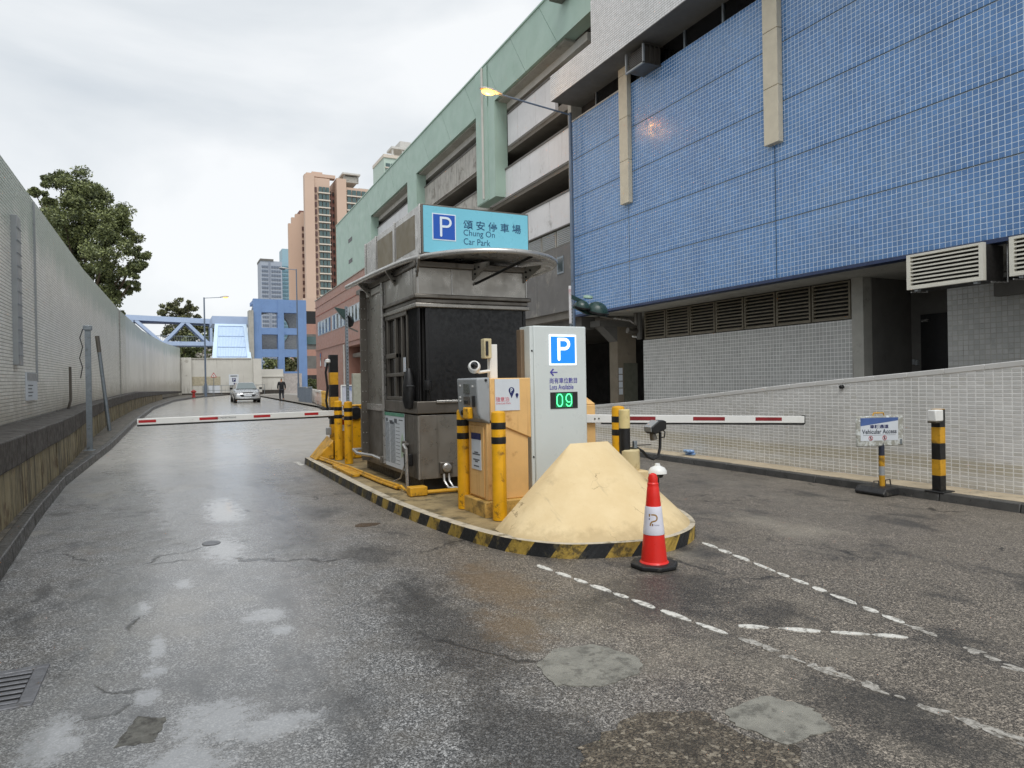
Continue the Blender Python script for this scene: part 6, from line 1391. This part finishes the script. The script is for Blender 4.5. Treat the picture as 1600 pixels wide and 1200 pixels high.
for x in (.85, 4.9): lbox('support', M_CONC_L, x-.12, x+.12, 96.4, 96.7, 0, 6.95, fb)
sr = thing('stair_roof', 'light blue ribbed stair roof sloping down from the footbridge', 'roof', (6, 84, 4.6))
M_SR = mat('ice_blue_sheet', (198, 220, 240), .35, var=.03, scale=.8); M_SR2 = mat('blue_sheet_rib', (164, 188, 222), .4)
S0, S1, S2, S3 = Vector((4.05, 82.4, 4.66)), Vector((8.15, 82.4, 4.66)), Vector((7.95, 85.5, 8.85)), Vector((4.55, 85.5, 8.85))
nrm = (S1-S0).cross(S3-S0).normalized()
b = MB(); b.extr([S0, S1, S2, S3], -nrm*.15); so_ = b.build('sheet', M_SR, sr, smooth=False)
def spt(u, v): return (S0*(1-u)+S1*u)*(1-v)+(S3*(1-u)+S2*u)*v+nrm*.03
for v in (.06, .33, .64, .93): bb_('cross_rib', spt(.12, v), spt(.88, v), .08, .06, M_SR2, sr)
for k in range(19):
    u = .12+.76*k/18; bb_('long_rib', spt(u, .06), spt(u, .93), .07 if k in (0, 18) else .03, .06, M_SR2, sr)
lbox('cheek_wall', M_CONC, 8.0, 8.5, 83.0, 84.6, 4.7, 10.25, sr); lbox('landing', M_BR, 4.3, 8.5, 85.6, 92, 8.85, 9.75, sr)
bf = thing('blue_gateway', 'blue painted concrete frame with square openings and a round cut wall behind', 'building', (11.5, 84, .7))
M_BF = mat('blue_frame_paint', (112, 142, 186), .6, var=.06, scale=.8, dirt=(82, 114, 168), dscale=.9, damt=.4, streak=(86, 116, 170), samt=.25)
for x0, x1 in ((8.55, 9.40), (11.18, 11.88), (13.42, 14.42)): lbox('column', M_BF, x0, x1, 83.4, 84.4, .4, 11.65, bf)
for z0, z1 in ((10.12, 11.63), (7.56, 8.33), (4.95, 5.85)): lbox('beam', M_BF, 8.6, 14.4, 83.45, 84.35, z0, z1, bf)
lbox('roof_block', M_BF, 8.6, 14.4, 84.4, 88, 11.2, 11.6, bf)
b = MB(); cx_, cz_, r_ = 10.85, 8.35, 2.05; n = 40; ring = [(cx_+r_*math.cos(2*math.pi*k/n), cz_+r_*math.sin(2*math.pi*k/n)) for k in range(n)]
def sq(a):
    c, s_ = math.cos(a), math.sin(a); xs_ = (14.3-cx_) if c > 0 else (cx_-8.6); zs_ = (11.2-cz_) if s_ > 0 else (cz_-5.2)
    k_ = min(xs_/abs(c) if abs(c) > 1e-6 else 1e9, zs_/abs(s_) if abs(s_) > 1e-6 else 1e9); return (cx_+c*k_, cz_+s_*k_)
out = [sq(2*math.pi*k/n) for k in range(n)]
for k in range(n):
    k2 = (k+1) % n; b.extr([(ring[k][0], 86.2, ring[k][1]), (ring[k2][0], 86.2, ring[k2][1]), (out[k2][0], 86.2, out[k2][1]), (out[k][0], 86.2, out[k][1])], (0, .5, 0))
b.build('round_cut_wall', mat('cool_grey_wall', (178, 178, 174), .7), bf, smooth=False)
b = MB()
for k in range(n):
    k2 = (k+1) % n; b.add([(ring[k][0], 86.1, ring[k][1]), (ring[k2][0], 86.1, ring[k2][1]), (ring[k2][0], 86.9, ring[k2][1]), (ring[k][0], 86.9, ring[k][1])], [(0, 1, 2, 3)])
b.build('ring_lining', mat('ring_grey', (70, 74, 82), .7), bf, smooth=False)
lbox('cell_infill', mat('cool_grey_wall', (178, 178, 174), .7), 9.2, 11.5, 86.0, 86.09, 5.6, 7.85, bf); lbox('lower_infill', M_CONC_D, 8.6, 14.3, 86.2, 86.6, .4, 3.1, bf); lbox('low_beam', M_BF, 8.6, 14.4, 83.45, 84.35, 3.0, 3.25, bf)

# ------------------------------------------------------------------ towers
M_PEACH = mat('peach_tower', (198, 172, 153), .7, var=.03, scale=.05, dirt=(186, 160, 142), dscale=.06, damt=.4)  # distance haze is put into the colour: peach lightened and desaturated
M_PEACHD = mat('rust_recess', (126, 88, 78), .7); M_TWG = glass('tower_glass', (70, 92, 92), .12); M_TWS = mat('tower_sill', (206, 196, 182), .6)
M_GRT = mat('grey_tower_wall', (158, 166, 178), .6, var=.03); M_TEALT = mat('teal_tower_wall', (142, 172, 184), .5)
def tower(label, loc): return thing('residential_tower', label, 'tower', loc, group='residential towers behind the car park')
def win_field(par, x0, x1, y, zs, hh, cols, m=M_TWG, frame=None, dep=.5, lit=None):
    b = MB(); w = (x1-x0)/cols
    for z in zs:
        for c in range(cols): b.box(x0+c*w+w*.10, x0+(c+1)*w-w*.10, y-dep, y+.1, z, z+hh)
    tag(b.build('windows', m, par, smooth=False), kind='stuff')
    if frame:
        b = MB()
        for z in zs: b.box(x0-.2, x1+.2, y-dep-.35, y, z-.55, z-.1)
        tag(b.build('window_sills', frame, par, smooth=False), kind='stuff')
PZ = 2.72
t1 = tower('tall peach tower with bay windows rising behind the green car park', (55, 258, 0))
xa = [(44.861,258,49.051)[0], (48.303,258,49.279)[0], (54.133,258,49.666)[0], (56.499,258,49.822)[0], (60.085,258,50.06)[0], (69.869,258,50.709)[0]]
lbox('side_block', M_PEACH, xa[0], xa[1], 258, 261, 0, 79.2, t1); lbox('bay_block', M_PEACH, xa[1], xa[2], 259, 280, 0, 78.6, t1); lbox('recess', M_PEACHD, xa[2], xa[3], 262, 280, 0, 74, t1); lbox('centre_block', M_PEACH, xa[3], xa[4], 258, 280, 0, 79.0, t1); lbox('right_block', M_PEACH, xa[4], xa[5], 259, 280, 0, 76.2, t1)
zs = [73.2-PZ*k for k in range(24)]
win_field(t1, xa[1]+.2, xa[1]+1.1, 259, zs, 1.7, 1, mat('dark_red_window', (92, 66, 62), .4)); win_field(t1, xa[1]+1.6, xa[2]-.3, 259, zs, 1.9, 3, M_TWG, M_TWS, .9); win_field(t1, xa[2]+.3, xa[2]+1.1, 262, zs, 1.5, 1, M_SHUT); win_field(t1, xa[3]-.9, xa[3]-.2, 262, zs, 1.2, 1, M_SHUT)
win_field(t1, xa[4]+.3, xa[5]-.4, 259, zs, 1.9, 5, M_TWG, M_TWS, .7)
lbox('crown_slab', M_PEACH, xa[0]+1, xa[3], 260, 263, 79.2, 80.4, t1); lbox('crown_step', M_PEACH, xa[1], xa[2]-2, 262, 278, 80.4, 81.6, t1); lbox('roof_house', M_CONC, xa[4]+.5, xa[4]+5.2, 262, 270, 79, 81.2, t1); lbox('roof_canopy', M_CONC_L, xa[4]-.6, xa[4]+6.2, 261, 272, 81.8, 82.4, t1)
for x in (xa[4]+.3, xa[4]+5.4): lbox('roof_post', M_CONC, x-.3, x+.3, 262, 263, 79, 81.8, t1)
lbox('roof_canopy', M_CONC_L, xa[5]-4, xa[5]+1.5, 262, 270, 76.9, 77.3, t1)
t2 = tower('stepped peach tower left of the tall one with paired windows', (46, 284, 0))
xb = [(42.832,284,48.298)[0], (44.064,284,48.369)[0], (45.548,284,48.455)[0], (47.788,284,48.585)[0], (50.044,284,48.716)[0]]
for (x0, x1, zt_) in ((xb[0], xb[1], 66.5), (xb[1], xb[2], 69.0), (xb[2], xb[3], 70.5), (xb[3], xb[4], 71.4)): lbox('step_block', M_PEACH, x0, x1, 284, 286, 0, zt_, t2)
win_field(t2, xb[3]+.05, xb[4]-.1, 284, [64-PZ*k for k in range(22)], 1.5, 2, mat('dark_red_window', (92, 66, 62)))
lbox('roof_block', M_PEACHD, xb[3], xb[4], 288, 298, 71.4, 73, t2)
t3 = tower('pale grey apartment tower with many small windows, far left of the towers', (66, 526, 0))
x0, x1 = (59.265,526,77.679)[0], (74.179,526,78.419)[0]
lbox('slab', M_GRT, x0, x1, 526, 545, 0, 93, t3); zs3 = [88-3.05*k for k in range(28)]
M_TW3 = mat('grey_tower_window', (104, 114, 130), .3)
win_field(t3, x0+.6, x0+5.2, 526, zs3, 1.5, 3, M_TW3); win_field(t3, x0+7.2, x1-.8, 526, zs3, 1.5, 4, M_TW3)
lbox('slot', mat('grey_tower_slot', (128, 136, 150), .6), x0+5.6, x0+6.8, 525.6, 526, 0, 93, t3); lbox('parapet', M_CONC_D, x0-.3, x0+9, 525.4, 545, 93, 94.4, t3)
t4 = tower('slim teal apartment tower between the grey and peach towers', (79, 542, 0))
x0, x1 = (75.274,542,80.7)[0], (82.98,542,81.083)[0]
lbox('slab', M_TEALT, x0, x1, 542, 560, 0, 96, t4); lbox('upper_block', M_TEALT, x0+1.6, x1, 543, 558, 96, 106, t4); win_field(t4, x0+.6, x1-.4, 542, [91-3.05*k for k in range(29)], 1.6, 4, mat('teal_window', (96, 132, 146), .3))
t5 = tower('green and white tower top peeping over the car park roof', (91, 292, 0))
x0, x1 = (84.667,292,99.443)[0], (99.286,292,101.323)[0]
lbox('slab', mat('pale_green_tower', (178, 196, 184), .6), x0, x1, 292, 310, 0, 100.6, t5); win_field(t5, x0+.5, x1-.5, 292, [96.5-2.9*k for k in range(8)], 1.6, 6, M_TWG, M_TWS)
lbox('roof_band', M_TWS, x0-.3, x1, 291.5, 310, 100.6, 102, t5)
for x in (x0+4, x0+8.5): lbox('roof_post', M_CONC_L, x, x+.6, 293, 294, 102, 105.3, t5)
lbox('roof_frame', M_CONC_L, x0+3.6, x0+11, 292.5, 300, 105.3, 106.2, t5); lbox('roof_house', M_CONC_L, x0+8, x0+13, 294, 304, 106.2, 109.5, t5)
pod = thing('podium_building', 'pink podium with dark decks between the blue frame and the brick building', 'building', (20, 110, 0))
x0, x1 = (19.037,110,5.808)[0], (20.997,110,5.807)[0]
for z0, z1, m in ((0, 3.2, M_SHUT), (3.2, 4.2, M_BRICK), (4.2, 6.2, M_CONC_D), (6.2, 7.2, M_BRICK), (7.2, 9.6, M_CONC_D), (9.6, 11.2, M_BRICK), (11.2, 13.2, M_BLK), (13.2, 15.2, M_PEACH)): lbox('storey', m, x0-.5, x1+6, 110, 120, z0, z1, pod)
lbox('window_band', M_TWG, x0, x1, 109.8, 110, 8.0, 9.2, pod)

# ------------------------------------------------------------------ trees
def leafmat(name, a, b_):
    if name in MATS: return MATS[name]
    t = NT(name); ri = t.n.new('ShaderNodeNewGeometry').outputs['Random Per Island']
    t.set(Base_Color=t.mix(t.math('MULTIPLY', ri, t.ramp(t.noise(.5, 4), .3, .7, .6, 1.3), clamp=True), lin(a), lin(b_)), Roughness=.5)
    MATS[name] = t.mat; return t.mat
LEAF = leafmat('dark_leaf', (64, 74, 50), (140, 148, 94)); LEAF2 = leafmat('olive_leaf', (60, 64, 44), (128, 130, 86)); BARK = mat('grey_bark', (92, 80, 66), .85, var=.2, scale=6, bump=.3)
def tree(label, base, clumps, leaf, per, m, trunk_r, group='trees beyond the walls', cat='tree', name='tree'):
    t = thing(name, label, cat, base, group=group); B = Vector(base); tops = [Vector(c[:3]) for c in clumps]
    cx = sum((c for c in tops), Vector())/len(tops); tm_ = MB(); fork = B+(cx-B)*.45; fork.x = B.x*.6+cx.x*.4
    tm_.tube([B, B+(fork-B)*.5+Vector((.1, 0, 0)), fork], [trunk_r, trunk_r*.8, trunk_r*.62], 10)
    for c in tops:
        md = fork+(c-fork)*.55+Vector((random.uniform(-.3, .3), random.uniform(-.3, .3), .2)); tm_.tube([fork, md, c], [trunk_r*.4, trunk_r*.22, trunk_r*.07], 6)
    tm_.build('trunk', BARK, t)
    rs = np.random.RandomState(len(clumps)*7+per); V = []; 
    for (x, y, z, r) in clumps:
        n = int(per*1.15*r*r); nsub = max(5, int(9*r*r)); d = rs.normal(size=(nsub, 3)); d /= np.linalg.norm(d, axis=1)[:, None]
        sub = np.array((x, y, z))+d*r*(.45+.62*rs.rand(nsub, 1)); sr_ = r*(.26+.30*rs.rand(nsub))
        k = rs.randint(0, nsub, n); q = rs.normal(size=(n, 3)); q /= np.linalg.norm(q, axis=1)[:, None]
        p = sub[k]+q*(sr_[k]*(rs.rand(n)**.62))[:, None]*np.array((1, 1, .75)); V.append(p)
    C_ = np.concatenate(V); n = len(C_); a = rs.normal(size=(n, 3)); a /= np.linalg.norm(a, axis=1)[:, None]; b_ = rs.normal(size=(n, 3)); b_ -= a*(a*b_).sum(1)[:, None]; b_ /= np.linalg.norm(b_, axis=1)[:, None]
    s_ = leaf*(.6+.8*rs.rand(n))[:, None]; P = np.stack([C_-a*s_, C_+b_*s_*.5, C_+a*s_, C_-b_*s_*.5], 1).reshape(-1, 3)-np.array(B)
    me = bpy.data.meshes.new('crown'); me.vertices.add(n*4); me.vertices.foreach_set('co', P.ravel()); me.loops.add(n*4); me.loops.foreach_set('vertex_index', np.arange(n*4, dtype=np.int32)); me.polygons.add(n); me.polygons.foreach_set('loop_start', np.arange(n, dtype=np.int32)*4); me.polygons.foreach_set('loop_total', np.full(n, 4, np.int32)); me.update(calc_edges=True); me.materials.append(m)
    o = bpy.data.objects.new('crown', me); COL.objects.link(o); o.parent = t; return t
cl = [(*(-4.766,47.074,13.095), 1.25), (*(-5.597,47.488,13.485), .9), (*(-4.034,47.827,12.984), 1.1), (*(-5.327,46.23,11.179), 1.5), (*(-3.794,46.585,11.207), 1.5), (*(-3.131,47.373,11.625), 1.0), (*(-6.452,47.91,12.38), .9), (*(-7.215,49.41,13.621), .65), (*(-4.659,47.01,9.541), 1.5), (*(-3.237,45.185,9.316), 1.3), (*(-2.462,47.038,10.577), .9),
      (*(-1.988,45.681,9.115), .95), (*(-1.582,46.598,9.87), .55), (*(-3.85,46.603,7.843), 1.2), (*(-2.743,47.17,8.168), .8), (*(-1.77,45.569,8.101), .6), (*(-3.029,46.191,6.892), .9), (*(-2.033,46.815,7.503), .5), (*(-5.097,49.457,8.178), 1.2), (*(-6.309,48.949,10.346), 1.2), (*(-5.787,49.802,8.977), 1.3), (*(-3.293,47.437,6.071), .7)]
tree('large dark evergreen tree leaning over the left tiled wall', (-4.6, 47.5, .3), cl, .078, 3200, LEAF, .32)
cl = [(*(1.013,110,13.393), 1.1), (*(-0.319,110,12.797), 1.0), (*(2.426,110,12.883), 1.1), (*(-1.163,111,11.949), .8), (*(0.738,110,11.814), 1.4), (*(2.828,110,11.684), 1.2), (*(3.877,111,11.519), .8), (*(1.539,110,9.982), 1.8), (*(3.639,110,9.553), 1.6), (*(4.977,111,10.122), 1.3), (*(-0.129,111,9.564), 1.2)]
tree('round olive green tree rising above the footbridge', (1.5, 110, .5), cl, .18, 650, LEAF2, .3)
cl = [(*(1.836,106,6.73), 1.5), (*(3.461,106,6.558), 1.6), (*(5.121,106,7.018), 1.5), (*(0.634,107,6.594), 1.2), (*(6.433,107,6.801), 1.3), (*(2.717,108,8.021), 1.3), (*(4.815,108,8.32), 1.4)]
tree('dark tree mass seen under the footbridge deck', (3, 106.5, .4), cl, .2, 600, LEAF, .25)
cl = [(*(3.547,84.5,5.545), .5), (*(2.886,84.5,5.327), .4), (*(4.341,84.5,5.476), .45), (*(3.934,84.5,4.968), .5), (*(3.275,84.5,5.039), .5)]
tree('pale flowering shrub growing over the top of the end wall', (3.0, 84.5, .6), cl, .12, 700, leafmat('pale_leaf', (120, 118, 104), (212, 206, 196)), .08, cat='shrub', name='shrub')
cl = [(*(12.599,104,4.654), 1.1), (*(11.892,104,4.197), .9), (*(13.299,104,4.466), 1.0)]
tree('small green tree seen through the left opening of the blue frame', (11.6, 104, .3), cl, .2, 380, LEAF, .15)
cl = [(*(14.85,100,4.882), 1.4), (*(14.342,100,5.421), 1.0), (*(15.545,100,4.97), 1.2), (*(15.095,100,4.072), 1.2)]
tree('dusty olive tree seen through the right opening of the blue frame', (14, 100, .3), cl, .2, 380, LEAF2, .15)
cl = [(*(15.487,88,1.913), .9), (*(15.947,88,1.423), .8), (*(15.629,88,1.109), .8)]
tree('green bush between the blue frame and the brick building', (14.9, 88, .6), cl, .15, 500, LEAF, .1, cat='shrub', name='shrub')
